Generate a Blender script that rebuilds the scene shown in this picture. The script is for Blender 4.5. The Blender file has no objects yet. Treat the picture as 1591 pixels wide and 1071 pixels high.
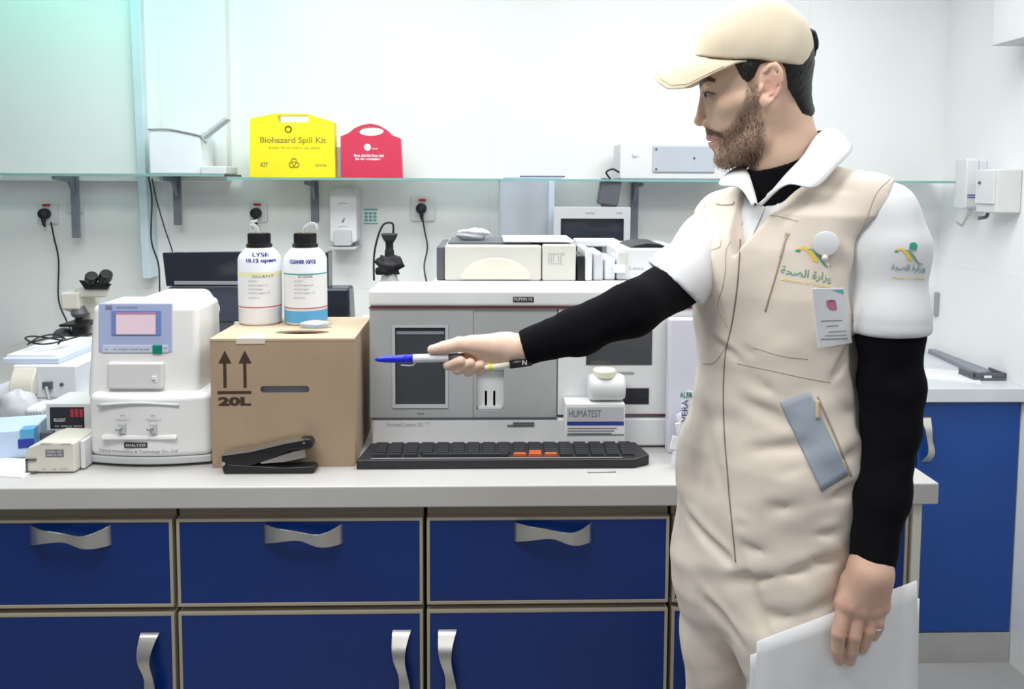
import bpy, bmesh, math, random
import numpy as np
from mathutils import Vector, Matrix
from mathutils.bvhtree import BVHTree
random.seed(7); np.random.seed(7)
R = math.radians
SC = bpy.context.scene
COL = SC.collection

# ------------------------------------------------------------------ camera
W, H, F = 1591.0, 1071.0, 1250.0
CAM = Vector((0.0, -1.5625, 1.5))
YAW, PITCH, ROLL = R(-1.6), R(-4.0), R(0.3)
PY = 285.0 + F*math.tan(-PITCH)            # principal row
rot = Matrix.Rotation(YAW, 3, 'Z') @ Matrix.Rotation(R(90)+PITCH, 3, 'X') @ Matrix.Rotation(ROLL, 3, 'Z')
cd = bpy.data.cameras.new('camera'); cam = bpy.data.objects.new('camera', cd); COL.objects.link(cam)
cam.matrix_world = Matrix.Translation(CAM) @ rot.to_4x4()
cd.sensor_width = 36.0; cd.lens = 36.0*F/W
cd.shift_y = (PY - H/2)/W
cd.clip_start = 0.02
SC.camera = cam
SC.view_settings.view_transform = 'Standard'; SC.view_settings.look = 'None'
SC.view_settings.gamma = 1.0; SC.view_settings.exposure = 0.0; SC.view_settings.use_curve_mapping = False

def ray(px, py):
    return rot @ Vector(((px-W/2)/F, -(py-PY)/F, -1.0))
def P(px, py, Y):
    r = ray(px, py); return CAM + r*((Y-CAM.y)/r.y)
def PZ(px, py, Z):
    r = ray(px, py); return CAM + r*((Z-CAM.z)/r.z)
def D(px, py, d): return P(px, py, d-1.5625)

# ------------------------------------------------------------------ world and lamps
w = bpy.data.worlds.new('room_air'); SC.world = w; w.use_nodes = True
w.node_tree.nodes['Background'].inputs[0].default_value = (0.86, 0.93, 1.0, 1)
w.node_tree.nodes['Background'].inputs[1].default_value = 0.23
def area(name, loc, rot_, sx, sy, power, col=(1,1,1), spread=180):
    l = bpy.data.lights.new(name, 'AREA'); l.shape = 'RECTANGLE'; l.size = sx; l.size_y = sy
    l.energy = power; l.color = col; l.spread = R(spread)
    o = bpy.data.objects.new(name, l); COL.objects.link(o); o.location = loc; o.rotation_euler = rot_
    return o
area('ceiling_panel_light', (-0.55, 0.35, 2.56), (0,0,0), 1.2, 0.6, 23.5, (0.97,0.99,1))
area('ceiling_panel_light', (0.9, 0.35, 2.56), (0,0,0), 1.2, 0.6, 22.5, (0.97,0.99,1))
area('ceiling_panel_light', (-0.65, -0.85, 2.56), (0,0,0), 1.3, 0.6, 28, (1,0.99,0.97))
area('ceiling_panel_light', (0.2, -2.6, 2.56), (0,0,0), 1.8, 0.6, 15, (1,1,1))
area('ceiling_panel_light', (1.1, -1.0, 2.56), (0,0,0), 0.9, 0.6, 14, (1,1,1))  # extra panel added to brighten the near sleeve
area('teal_tint_light', (-1.3, 0.75, 2.45), (R(72),0,R(-4)), 1.6, 0.3, 3.0, (0.10,0.85,0.62), 110)  # added light that tints the upper left wall teal, no real fitting

# ------------------------------------------------------------------ materials
MATS = {}
def mat(name, col, rough=0.5, metal=0.0, bump=0.0, bscale=60.0, var=0.04, vscale=8.0, spec=0.5, trans=0.0, ior=1.45, coat=0.0, emit=0.0, alpha=1.0, attr=None, sub=0.0, sheen=0.0, bdist=0.002):
    if name in MATS: return MATS[name]
    m = bpy.data.materials.new(name); m.use_nodes = True; nt = m.node_tree; N = nt.nodes; L = nt.links
    b = N['Principled BSDF']
    b.inputs['Roughness'].default_value = rough; b.inputs['Metallic'].default_value = metal
    b.inputs['Specular IOR Level'].default_value = spec; b.inputs['Transmission Weight'].default_value = trans
    b.inputs['IOR'].default_value = ior; b.inputs['Coat Weight'].default_value = coat
    b.inputs['Alpha'].default_value = alpha; b.inputs['Sheen Weight'].default_value = sheen
    if sub:
        b.inputs['Subsurface Weight'].default_value = sub; b.inputs['Subsurface Radius'].default_value = (1,0.35,0.2); b.inputs['Subsurface Scale'].default_value = 0.006
    tc = N.new('ShaderNodeTexCoord')
    n = N.new('ShaderNodeTexNoise'); n.inputs['Scale'].default_value = vscale; n.inputs['Detail'].default_value = 4
    L.new(tc.outputs['Object'], n.inputs['Vector'])
    mx = N.new('ShaderNodeMixRGB'); mx.blend_type = 'MULTIPLY'; mx.inputs[0].default_value = 1.0
    rmp = N.new('ShaderNodeMapRange'); rmp.inputs['From Min'].default_value = 0.3; rmp.inputs['From Max'].default_value = 0.7
    rmp.inputs['To Min'].default_value = 1-var; rmp.inputs['To Max'].default_value = 1+var
    L.new(n.outputs['Fac'], rmp.inputs['Value'])
    if attr:
        a = N.new('ShaderNodeVertexColor'); a.layer_name = attr; L.new(a.outputs['Color'], mx.inputs[1])
    else: mx.inputs[1].default_value = (*col, 1)
    L.new(rmp.outputs[0], mx.inputs[2]); L.new(mx.outputs[0], b.inputs['Base Color'])
    if emit:
        b.inputs['Emission Color'].default_value = (*col,1); b.inputs['Emission Strength'].default_value = emit
    if bump:
        n2 = N.new('ShaderNodeTexNoise'); n2.inputs['Scale'].default_value = bscale; n2.inputs['Detail'].default_value = 5
        L.new(tc.outputs['Object'], n2.inputs['Vector'])
        bp = N.new('ShaderNodeBump'); bp.inputs['Strength'].default_value = bump; bp.inputs['Distance'].default_value = bdist
        L.new(n2.outputs['Fac'], bp.inputs['Height']); L.new(bp.outputs[0], b.inputs['Normal'])
    MATS[name] = m; return m

def tile_mat(name, col, grout, rough, sx, sz, axis, marble=0.03):
    m = mat(name, col, rough, var=marble, vscale=1.6); nt = m.node_tree; N = nt.nodes; L = nt.links
    b = N['Principled BSDF']; src = b.inputs['Base Color'].links[0].from_socket
    tc = [n for n in N if n.type == 'TEX_COORD'][0]
    mp = N.new('ShaderNodeMapping')
    if axis == 'y': mp.inputs['Rotation'].default_value = (R(-90),0,0)
    if axis == 'x': mp.inputs['Rotation'].default_value = (R(-90),0,R(-90))
    L.new(tc.outputs['Object'], mp.inputs['Vector'])
    br = N.new('ShaderNodeTexBrick'); br.offset = 0.0; br.inputs['Scale'].default_value = 1.0
    br.inputs['Brick Width'].default_value = sx; br.inputs['Row Height'].default_value = sz
    br.inputs['Mortar Size'].default_value = 0.0015; br.inputs['Mortar Smooth'].default_value = 0.3
    L.new(mp.outputs[0], br.inputs['Vector'])
    mx = N.new('ShaderNodeMixRGB'); mx.inputs[2].default_value = (*grout,1)
    L.new(br.outputs['Fac'], mx.inputs[0]); L.new(src, mx.inputs[1]); L.new(mx.outputs[0], b.inputs['Base Color'])
    return m

M_wall = tile_mat('white_wall_tile', (0.80,0.82,0.81), (0.72,0.74,0.74), 0.28, 1.2, 1.1, 'y')
M_wallr = tile_mat('white_side_wall_tile', (0.83,0.85,0.85), (0.76,0.78,0.78), 0.3, 1.2, 1.1, 'x')
M_floor = tile_mat('pale_floor_tile', (0.36,0.355,0.35), (0.4,0.4,0.4), 0.25, 0.6, 0.6, 'z', 0.12)
M_ceil = mat('white_ceiling', (0.8,0.82,0.82), 0.9)
M_white = mat('white_plastic', (0.69,0.70,0.71), 0.35)
M_white2 = mat('cool_white_plastic', (0.72,0.75,0.80), 0.35)
M_cream = mat('cream_plastic', (0.66,0.64,0.56), 0.4)
M_beigep = mat('warm_grey_plastic', (0.60,0.59,0.53), 0.45)
M_grey = mat('light_grey_plastic', (0.50,0.51,0.52), 0.4)
M_grey2 = mat('mid_grey_plastic', (0.33,0.34,0.35), 0.4)
M_dgrey = mat('dark_grey_plastic', (0.10,0.105,0.12), 0.4)
M_black = mat('black_plastic', (0.012,0.012,0.014), 0.35)
M_rubber = mat('black_rubber', (0.012,0.012,0.015), 0.6)
M_screen = mat('dark_glossy_screen', (0.02,0.023,0.035), 0.12, var=0.02)
M_smoke = mat('smoked_window', (0.055,0.06,0.068), 0.15)
M_steel = mat('brushed_steel', (0.62,0.60,0.57), 0.32, 1.0, bump=0.2, bscale=200, bdist=0.0005)
M_bracket = mat('grey_bracket_metal', (0.22,0.25,0.29), 0.5, 0.3)
M_top = mat('off_white_laminate', (0.49,0.48,0.47), 0.35, var=0.03)
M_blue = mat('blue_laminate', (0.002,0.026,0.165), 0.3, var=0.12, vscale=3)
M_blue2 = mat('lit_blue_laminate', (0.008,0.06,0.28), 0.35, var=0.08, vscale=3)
M_edge = mat('beige_edge_band', (0.40,0.35,0.27), 0.5)
M_glass = mat('shelf_glass', (0.86,0.97,0.94), 0.03, trans=1.0, var=0.0, ior=1.45)
M_glassedge = mat('green_glass_edge', (0.22,0.42,0.40), 0.1, var=0.05)
M_yellow = mat('yellow_case_plastic', (0.90,0.74,0.02), 0.4)
M_red = mat('red_case_plastic', (0.60,0.04,0.09), 0.38)
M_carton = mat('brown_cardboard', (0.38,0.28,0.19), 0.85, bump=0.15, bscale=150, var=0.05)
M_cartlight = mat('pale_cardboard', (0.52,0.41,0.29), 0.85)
M_ink = mat('dark_brown_ink', (0.05,0.028,0.015), 0.7)
M_inkk = mat('black_ink', (0.02,0.02,0.025), 0.6)
M_inkg = mat('grey_ink', (0.15,0.16,0.18), 0.6)
M_inkb = mat('blue_ink', (0.02,0.04,0.30), 0.6)
M_inkt = mat('teal_ink', (0.10,0.38,0.36), 0.6)
M_inkw = mat('white_ink', (0.8,0.8,0.8), 0.6)
M_inkr = mat('red_ink', (0.45,0.03,0.06), 0.6)
M_inko = mat('olive_ink', (0.32,0.27,0.03), 0.6)
ZF = P(1510, 1030, 0.96).z
M_paper = mat('white_paper', (0.78,0.79,0.80), 0.8)
M_bottle = mat('white_bottle_plastic', (0.80,0.83,0.88), 0.3)
M_lilac = mat('lilac_panel', (0.36,0.42,0.62), 0.4)
M_lcd = mat('pale_pink_display', (0.62,0.48,0.55), 0.25, emit=0.25)
M_green = mat('green_button', (0.0,0.20,0.14), 0.4)
M_orange = mat('orange_key', (0.50,0.10,0.03), 0.5)
M_bluepl = mat('blue_plastic', (0.01,0.02,0.62), 0.25)
M_bluebox = mat('sky_blue_print', (0.10,0.36,0.62), 0.5)
M_clear = mat('clear_plastic', (0.93,0.95,0.97), 0.12, trans=0.75, var=0.02)
M_film = mat('cloudy_plastic_film', (0.82,0.84,0.87), 0.35, trans=0.35, var=0.06, vscale=30)
M_purple = mat('purple_cap', (0.20,0.17,0.34), 0.5)
M_reflstrip = mat('pale_blue_reflection', (0.58,0.70,0.76), 0.3)

# ------------------------------------------------------------------ mesh helpers
ROOTS = {}
def geo(v, f, mi=0): return (np.asarray(v, float).reshape(-1,3), [tuple(int(i) for i in q) for q in f], mi)
def make(name, geoms, mats, parent=None, smooth=False, bevel=0.0, seg=2, loc=None, label=None, kind=None, auto=35, sub=0):
    if isinstance(geoms, tuple): geoms = [geoms]
    if not isinstance(mats, (list, tuple)): mats = [mats]
    base = Vector((0,0,0)) if parent is None else ROOTS.get(parent.name, Vector((0,0,0)))
    if parent is None and loc is not None: base = Vector(loc)
    V=[]; Fc=[]; MI=[]; o=0
    for g in geoms:
        V.append(g[0]); 
        for q in g[1]: Fc.append(tuple(i+o for i in q)); MI.append(g[2])
        o += len(g[0])
    V = np.concatenate(V) - np.array(base)
    me = bpy.data.meshes.new(name); me.from_pydata([tuple(p) for p in V], [], Fc)
    for m in mats: me.materials.append(m)
    for p, mi in zip(me.polygons, MI): p.material_index = mi; p.use_smooth = smooth
    bm = bmesh.new(); bm.from_mesh(me)
    if len(Fc) < 60000: bmesh.ops.recalc_face_normals(bm, faces=bm.faces)
    bm.to_mesh(me); bm.free()
    ob = bpy.data.objects.new(name, me); COL.objects.link(ob)
    if parent is not None: ob.parent = parent
    else: ob.location = base
    ROOTS[ob.name] = base
    if bevel:
        md = ob.modifiers.new('bevel','BEVEL'); md.width = bevel; md.segments = seg; md.limit_method = 'ANGLE'; md.angle_limit = R(auto)
        for p in me.polygons: p.use_smooth = True
        md.harden_normals = True
    if sub:
        md = ob.modifiers.new('sub','SUBSURF'); md.levels = sub; md.render_levels = sub
        for p in me.polygons: p.use_smooth = True
    if label: ob['label'] = label
    if kind: ob['kind'] = kind
    return ob
def thing(name, label, cat, loc, group=None):
    o = bpy.data.objects.new(name, None); COL.objects.link(o); o.location = loc; o.empty_display_size = 0.05
    o['label'] = label; o['category'] = cat
    if group: o['group'] = group
    ROOTS[o.name] = Vector(loc); return o
def tag(o, label, cat, group=None):
    o['label'] = label; o['category'] = cat
    if group: o['group'] = group
    return o
BOXF = [(0,3,2,1),(4,5,6,7),(0,1,5,4),(1,2,6,5),(2,3,7,6),(3,0,4,7)]
def box(x0,y0,z0,x1,y1,z1,mi=0):
    return geo([(x0,y0,z0),(x1,y0,z0),(x1,y1,z0),(x0,y1,z0),(x0,y0,z1),(x1,y0,z1),(x1,y1,z1),(x0,y1,z1)], BOXF, mi)
def hexa(pts, mi=0): return geo(pts, BOXF, mi)
def rotz(g, c, a):
    v = g[0].copy(); ca, sa = math.cos(a), math.sin(a); x = v[:,0]-c[0]; y = v[:,1]-c[1]
    v[:,0] = c[0]+ca*x-sa*y; v[:,1] = c[1]+sa*x+ca*y; return (v, g[1], g[2])
def xf(g, M):
    v = np.array([tuple(M @ Vector(p)) for p in g[0]]); return (v, g[1], g[2])
def lathe(prof, c, seg=32, axis='z', mi=0, cap=True):
    v=[]; f=[]; n=len(prof)
    for (r, h) in prof:
        for k in range(seg):
            a = 2*math.pi*k/seg; x, y = r*math.cos(a), r*math.sin(a)
            if axis=='z': v.append((c[0]+x,c[1]+y,c[2]+h))
            elif axis=='y': v.append((c[0]+x,c[1]+h,c[2]+y))
            else: v.append((c[0]+h,c[1]+x,c[2]+y))
    for i in range(n-1):
        for k in range(seg):
            k2=(k+1)%seg; f.append((i*seg+k,i*seg+k2,(i+1)*seg+k2,(i+1)*seg+k))
    if cap: f.append(tuple(range(seg))[::-1]); f.append(tuple((n-1)*seg+k for k in range(seg)))
    return geo(v,f,mi)
def lathe_dir(prof, a, b, seg=24, mi=0):
    """profile (radius, fraction of the way from a to b)"""
    a, b = Vector(a), Vector(b); q = (b-a).to_track_quat('Z','Y').to_matrix(); Ln = (b-a).length
    g = lathe([(r, t*Ln) for r, t in prof], (0,0,0), seg, 'z', mi)
    v = np.array([tuple(a + q @ Vector(p)) for p in g[0]]); return (v, g[1], mi)
def smooth_pts(pts, n=6):
    pts = [Vector(p) for p in pts]
    if len(pts) < 3: return pts
    out=[]; q=[pts[0]*2-pts[1]]+pts+[pts[-1]*2-pts[-2]]
    for i in range(1,len(q)-2):
        for k in range(n):
            t=k/n; p0,p1,p2,p3=q[i-1],q[i],q[i+1],q[i+2]
            out.append(0.5*((2*p1)+(p2-p0)*t+(2*p0-5*p1+4*p2-p3)*t*t+(3*p1-p0-3*p2+p3)*t**3))
    out.append(pts[-1]); return out
def tube(pts, r, seg=8, mi=0, n=6, flat=1.0, closed=False):
    pts = smooth_pts(pts, n) if n else [Vector(p) for p in pts]
    v=[]; f=[]; up=Vector((0.12,0.9,0.4)).normalized()
    for i,p in enumerate(pts):
        t=(pts[min(i+1,len(pts)-1)]-pts[max(i-1,0)])
        t = t.normalized() if t.length>1e-9 else Vector((0,0,1))
        s=t.cross(up)
        s = s.normalized() if s.length>1e-3 else t.orthogonal().normalized()
        u=s.cross(t)
        rr = r[min(i*len(r)//len(pts),len(r)-1)] if isinstance(r,(list,tuple)) else r
        for k in range(seg):
            a=2*math.pi*k/seg; v.append(p+s*(rr*math.cos(a))+u*(rr*flat*math.sin(a)))
    for i in range(len(pts)-1):
        for k in range(seg):
            k2=(k+1)%seg; f.append((i*seg+k,i*seg+k2,(i+1)*seg+k2,(i+1)*seg+k))
    f.append(tuple(range(seg))[::-1]); f.append(tuple((len(pts)-1)*seg+k for k in range(seg)))
    return geo([tuple(p) for p in v], f, mi)
def prism(poly, axis, a, b, mi=0):
    """closed 2D polygon extruded along an axis from a to b; poly coords are the two other axes in order"""
    n=len(poly); v=[]
    for h in (a,b):
        for (p,q) in poly:
            v.append({'x':(h,p,q),'y':(p,h,q),'z':(p,q,h)}[axis])
    f=[tuple(range(n))[::-1], tuple(range(n,2*n))]+[(i,(i+1)%n,n+(i+1)%n,n+i) for i in range(n)]
    return geo(v,f,mi)
def rrect(x0,y0,x1,y1,r,n=5):
    out=[]
    for cx,cy,a0 in ((x1-r,y0+r,-90),(x1-r,y1-r,0),(x0+r,y1-r,90),(x0+r,y0+r,180)):
        for k in range(n+1):
            a=R(a0+90*k/n); out.append((cx+r*math.cos(a),cy+r*math.sin(a)))
    return out
def ringprism(outer, inner, y0, y1, mi=0):
    """frame with a hole: outer and inner polygons with equal count, in x,z, extruded along y"""
    n=len(outer); v=[]
    for y in (y0,y1):
        v+=[(p,y,q) for p,q in outer]; v+=[(p,y,q) for p,q in inner]
    f=[]
    for i in range(n):
        j=(i+1)%n
        f+=[(i,j,n+j,n+i),(2*n+i,3*n+i,3*n+j,2*n+j),(i,2*n+i,2*n+j,j),(n+i,n+j,3*n+j,3*n+i)]
    return geo(v,f,mi)
def resample(poly, n, start=0.0):
    P_=[Vector(p) for p in poly]; L_=[(P_[(i+1)%len(P_)]-P_[i]).length for i in range(len(P_))]; T=sum(L_); out=[]
    for k in range(n):
        s=((k/n)+start)%1.0*T; i=0
        while s>L_[i] and i<len(L_)-1: s-=L_[i]; i+=1
        out.append(tuple(P_[i].lerp(P_[(i+1)%len(P_)], s/max(L_[i],1e-9))))
    return out
def angular(poly, c, n=72):
    """resample a star-shaped outline by angle around c"""
    out=[]
    m=len(poly)
    for k in range(n):
        a=2*math.pi*k/n; d=(math.cos(a),math.sin(a)); best=None
        for i in range(m):
            p,q=poly[i],poly[(i+1)%m]; ex,ey=q[0]-p[0],q[1]-p[1]; den=d[0]*ey-d[1]*ex
            if abs(den)<1e-12: continue
            t=((p[0]-c[0])*ey-(p[1]-c[1])*ex)/den; s=((p[0]-c[0])*d[1]-(p[1]-c[1])*d[0])/den
            if t>0 and -1e-9<=s<=1+1e-9 and (best is None or t>best): best=t
        out.append((c[0]+d[0]*(best or 0.001),c[1]+d[1]*(best or 0.001)))
    return out
def frame2(outer, inner, c, n=48):
    """two star-shaped outlines resampled at the same angles, keeping every corner"""
    A=sorted(set([round(2*math.pi*k/n,6) for k in range(n)]+[round(math.atan2(p[1]-c[1],p[0]-c[0])%(2*math.pi),6) for p in list(outer)+list(inner)]))
    A=[a for i,a in enumerate(A) if i==0 or a-A[i-1]>1e-5]
    def cast(poly,a):
        d=(math.cos(a),math.sin(a)); best=None; m=len(poly)
        for i in range(m):
            p,q=poly[i],poly[(i+1)%m]; ex,ey=q[0]-p[0],q[1]-p[1]; den=d[0]*ey-d[1]*ex
            if abs(den)<1e-14: continue
            t=((p[0]-c[0])*ey-(p[1]-c[1])*ex)/den; s=((p[0]-c[0])*d[1]-(p[1]-c[1])*d[0])/den
            if t>0 and -1e-4<=s<=1.0001 and (best is None or t>best): best=t
        return (c[0]+d[0]*(best or 1e-4),c[1]+d[1]*(best or 1e-4))
    return [cast(outer,a) for a in A],[cast(inner,a) for a in A]
# text as flat geometry in local x,y (centred on x=0), size = letter height
def text2d(s, size, align='CENTER', bold=0.0, extr=0.0):
    cu = bpy.data.curves.new('t','FONT'); cu.body = s; cu.size = size; cu.align_x = align; cu.align_y='CENTER'; cu.offset = bold; cu.extrude = extr
    cu.resolution_u = 3
    ob = bpy.data.objects.new('t', cu); COL.objects.link(ob)
    dg = bpy.context.evaluated_depsgraph_get(); me = ob.evaluated_get(dg).to_mesh()
    v = np.array([tuple(p.co) for p in me.vertices]).reshape(-1,3); f = [tuple(p.vertices) for p in me.polygons]
    ob.evaluated_get(dg).to_mesh_clear(); bpy.data.objects.remove(ob); bpy.data.curves.remove(cu)
    return v, f
def textg(s, c, size, width=None, mi=0, bold=0.0, off=0.0006):
    """text facing the camera side (-Y), centred at c; stretched to a given width"""
    v,f = text2d(s, size, bold=bold)
    if len(v)==0: return geo([(0,0,0)],[],mi)
    if width:
        k = width/max(v[:,0].max()-v[:,0].min(),1e-6); v[:,0]*=k
    v[:,0]-= (v[:,0].max()+v[:,0].min())/2; v[:,1]-=(v[:,1].max()+v[:,1].min())/2
    out = np.stack([c[0]+v[:,0], np.full(len(v), c[1]-off), c[2]+v[:,1]],1)
    return geo(out,f,mi)
# pixel-sized boxes on a supporting height: front rectangle read off the photo, real depth given
def onbase(x0, yb, x1, z=0.9): return PZ((x0+x1)/2, yb, z).y
def bxz(x0,yt,x1,yb,Y):
    a = P(x0,(yt+yb)/2,Y); b = P(x1,(yt+yb)/2,Y); t = P((x0+x1)/2,yt,Y); u = P((x0+x1)/2,yb,Y)
    return a.x, b.x, u.z, t.z
def fbox(x0,yt,x1,yb,Y,dep,mi=0,zb=None):
    X0,X1,Z0,Z1 = bxz(x0,yt,x1,yb,Y)
    if zb is not None: Z0 = zb
    return box(X0,Y,Z0,X1,Y+dep,Z1,mi)
# ------------------------------------------------------------------ the room
ZT = 0.9; YW = 1.48; XR = 1.73
def struct(name, g, m, **k): return make(name, g, m, kind='structure', **k)
struct('floor', box(-2.6,-3.4,ZF-0.05,2.2,1.6,ZF), M_floor)
struct('ceiling', box(-2.6,-3.4,2.6,2.2,1.6,2.65), M_ceil)
struct('wall_back', box(-2.6,YW,ZF,XR+0.1,YW+0.1,2.6), M_wall)
struct('wall_right', box(XR,-0.1,ZF,XR+0.1,YW,2.6), M_wallr)
xp = P(350,100,YW-0.05).x
struct('trim_1', box(-2.6,YW-0.05,ZT+0.6,xp,YW,2.6), M_wall, bevel=0.004)
a0 = P(212,0,YW-0.06); a1 = P(231,432,YW-0.06)
struct('trim_2', hexa([(a1.x-.013,YW-.085,a1.z),(a1.x+.013,YW-.085,a1.z),(a1.x+.013,YW-.0,a1.z),(a1.x-.013,YW-.0,a1.z),
    (a0.x-.02,YW-.085,2.3),(a0.x+.02,YW-.085,2.3),(a0.x+.02,YW-.0,2.3),(a0.x-.02,YW-.0,2.3)]), M_reflstrip, bevel=0.003)  # solid strip put in for a bluish glass edge reflection

# ------------------------------------------------------------------ bench
XE = PZ(1478,763,ZT).x
wt = make('worktop', [box(-1.75,0.0,ZT-0.045,XE,YW-0.002,ZT)], M_top, bevel=0.004, loc=(0,0.7,ZT-0.045))
tag(wt, 'long off white laminate worktop of the front bench carrying the instruments', 'worktop')

def wave_handle(c, L_, horiz, name_parent, tw=0.021):
    """bow-tie strap pull: wide ends, narrow middle, bulging off the front"""
    n=22; v=[]; f=[]
    for i in range(n+1):
        t=i/n; s=(t-0.5)*L_
        hw = 0.009+ (tw-0.009)*abs(2*t-1)**1.4
        off = -0.004-0.024*math.sin(math.pi*t)**0.7 + 0.004*math.cos(2*math.pi*t*2)
        wv = 0.006*math.sin(2*math.pi*(t-0.05))
        for (k, yo) in ((-1,0),(1,0),(1,0.003),(-1,0.003)):
            if horiz: v.append((c[0]+s, c[1]+off+yo, c[2]+k*hw+wv))
            else: v.append((c[0]+k*hw+wv, c[1]+off+yo, c[2]+s))
    for i in range(n):
        for k in range(4):
            k2=(k+1)%4; f.append((i*4+k,i*4+k2,(i+1)*4+k2,(i+1)*4+k))
    f.append((3,2,1,0)); f.append(tuple(n*4+k for k in range(4)))
    make('handle', geo(v,f), M_steel, name_parent, smooth=True, bevel=0.0006, seg=1, auto=50)

def panel(kind, X0,X1,Z0,Z1,Yf,parent,blue,band=0.0065):
    o = make(kind, box(X0+band,Yf,Z0+band,X1-band,Yf+0.018,Z1-band), blue, parent, bevel=0.001, seg=1)
    Z=[(X0,Z0),(X1,Z0),(X1,Z1),(X0,Z1)]; I=[(X0+band,Z0+band),(X1-band,Z0+band),(X1-band,Z1-band),(X0+band,Z1-band)]
    make('edge_band', ringprism(Z,I,Yf-0.0015,Yf+0.018), M_edge, o, bevel=0.0008, seg=1)
    return o
zA = P(700,804,0.02).z; zB = P(700,939,0.02).z; zC = P(700,948,0.02).z
gx = [P(x,870,0.02).x for x in (-115, 272, 660, 1042, 1412)]
hand = [P(x,826,0.02).x for x in (110,471,859,1200)]
labs = ['blue base cabinet at the far left, its drawer below the white analyser','blue base cabinet under the cardboard box and stapler','blue base cabinet under the keyboard with its door handle at the left','blue base cabinet partly hidden behind the standing man']
for i in range(4):
    X0,X1 = gx[i]+0.004, gx[i+1]-0.004
    t = thing('base_cabinet', labs[i], 'cabinet', ((X0+X1)/2,0.3,ZF), 'blue base cabinets of the front bench')
    make('body', [box(X0,0.04,0.1,X1,0.6,ZT-0.047),box(X0,0.09,ZF,X1,0.58,0.1)], M_edge, t)
    d = panel('drawer',X0,X1,zB,zA,0.02,t,M_blue)
    wave_handle((hand[i],0.019,P(700,826,0.02).z),0.16,True,d)
    dr = panel('door',X0,X1,0.11,zC,0.02,t,M_blue)
    hx = {0:272-36,1:626,2:697,3:1078}[i]
    zc_ = P(700,1037,0.02).z
    wave_handle((P(hx,1030,0.02).x,0.019,zc_),0.16,False,dr, 0.019)
ep = make('end_panel', box(gx[4]+0.002,0.015,ZF,P(1430,870,0.015).x,0.95,ZT-0.047), M_cream, loc=(gx[4],0.4,0), bevel=0.002)
tag(ep, 'cream end panel closing the right end of the front bench', 'panel')

# right hand back bench
YB = 0.96; ZB = P(1520,604,YB-0.02).z
t = thing('base_cabinet', 'wide blue cabinet at the right beyond the bench end, with grey tiled plinth', 'cabinet', (1.4,YB+0.2,ZF))
zt2 = P(1510,623,YB).z; zp = P(1510,982,YB).z
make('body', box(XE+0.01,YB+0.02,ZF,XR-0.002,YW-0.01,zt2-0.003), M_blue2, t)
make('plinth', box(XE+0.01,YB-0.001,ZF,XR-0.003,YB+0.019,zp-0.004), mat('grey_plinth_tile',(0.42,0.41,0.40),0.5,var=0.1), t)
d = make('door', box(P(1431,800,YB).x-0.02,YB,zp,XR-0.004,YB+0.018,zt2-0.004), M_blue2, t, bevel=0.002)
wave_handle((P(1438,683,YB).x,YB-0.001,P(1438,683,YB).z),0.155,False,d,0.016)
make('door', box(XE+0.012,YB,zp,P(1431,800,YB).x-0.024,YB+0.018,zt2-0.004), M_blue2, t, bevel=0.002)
o = make('worktop', box(XE+0.005,YB-0.02,zt2,XR-0.001,YW-0.004,ZB), mat('pale_grey_laminate',(0.62,0.64,0.67),0.35), bevel=0.003, loc=(1.4,YB,zt2))
tag(o,'pale grey worktop of the back bench in the right corner','worktop')
# things on it
q = PZ(1538,592,ZB)
t = thing('desk_tray','low dark grey tray with a small label on the right back worktop','tray',(q.x,q.y,ZB))
make('tray', [box(q.x-.055,q.y-.0,ZB,q.x+.055,q.y+.09,ZB+.012),box(q.x-.055,q.y,ZB+.012,q.x-.049,q.y+.09,ZB+.026),box(q.x+.049,q.y,ZB+.012,q.x+.055,q.y+.09,ZB+.026),box(q.x-.055,q.y,ZB+.012,q.x+.055,q.y+.006,ZB+.026)], M_dgrey, t, bevel=0.002)
make('label', box(q.x-.02,q.y-.001,ZB+.01,q.x+.005,q.y,ZB+.018), M_paper, t)
a,b_,c_,d_ = PZ(1440,548,ZB),PZ(1470,549,ZB),PZ(1565,582,ZB),PZ(1520,586,ZB)
o = make('document_folder', hexa([(a.x,a.y,ZB),(d_.x,d_.y,ZB),(c_.x,c_.y,ZB),(b_.x,b_.y-.02,ZB)]+[(p.x,p.y-(.02 if k==3 else 0),ZB+.016) for k,p in enumerate((a,d_,c_,b_))]), mat('grey_folder',(0.25,0.27,0.31),0.5), bevel=0.002, loc=(b_.x,b_.y,ZB))
tag(o,'flat grey folder lying along the right wall on the back worktop','folder')
o = make('paper_sheet', xf(box(-.13,-.08,0,.13,.08,.003), Matrix.Translation(PZ(1452,582,ZB))@Matrix.Rotation(R(-24),4,'Z')), M_paper, loc=PZ(1452,582,ZB))
tag(o,'white papers lying on the right back worktop beside the grey folder','paper')

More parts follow.
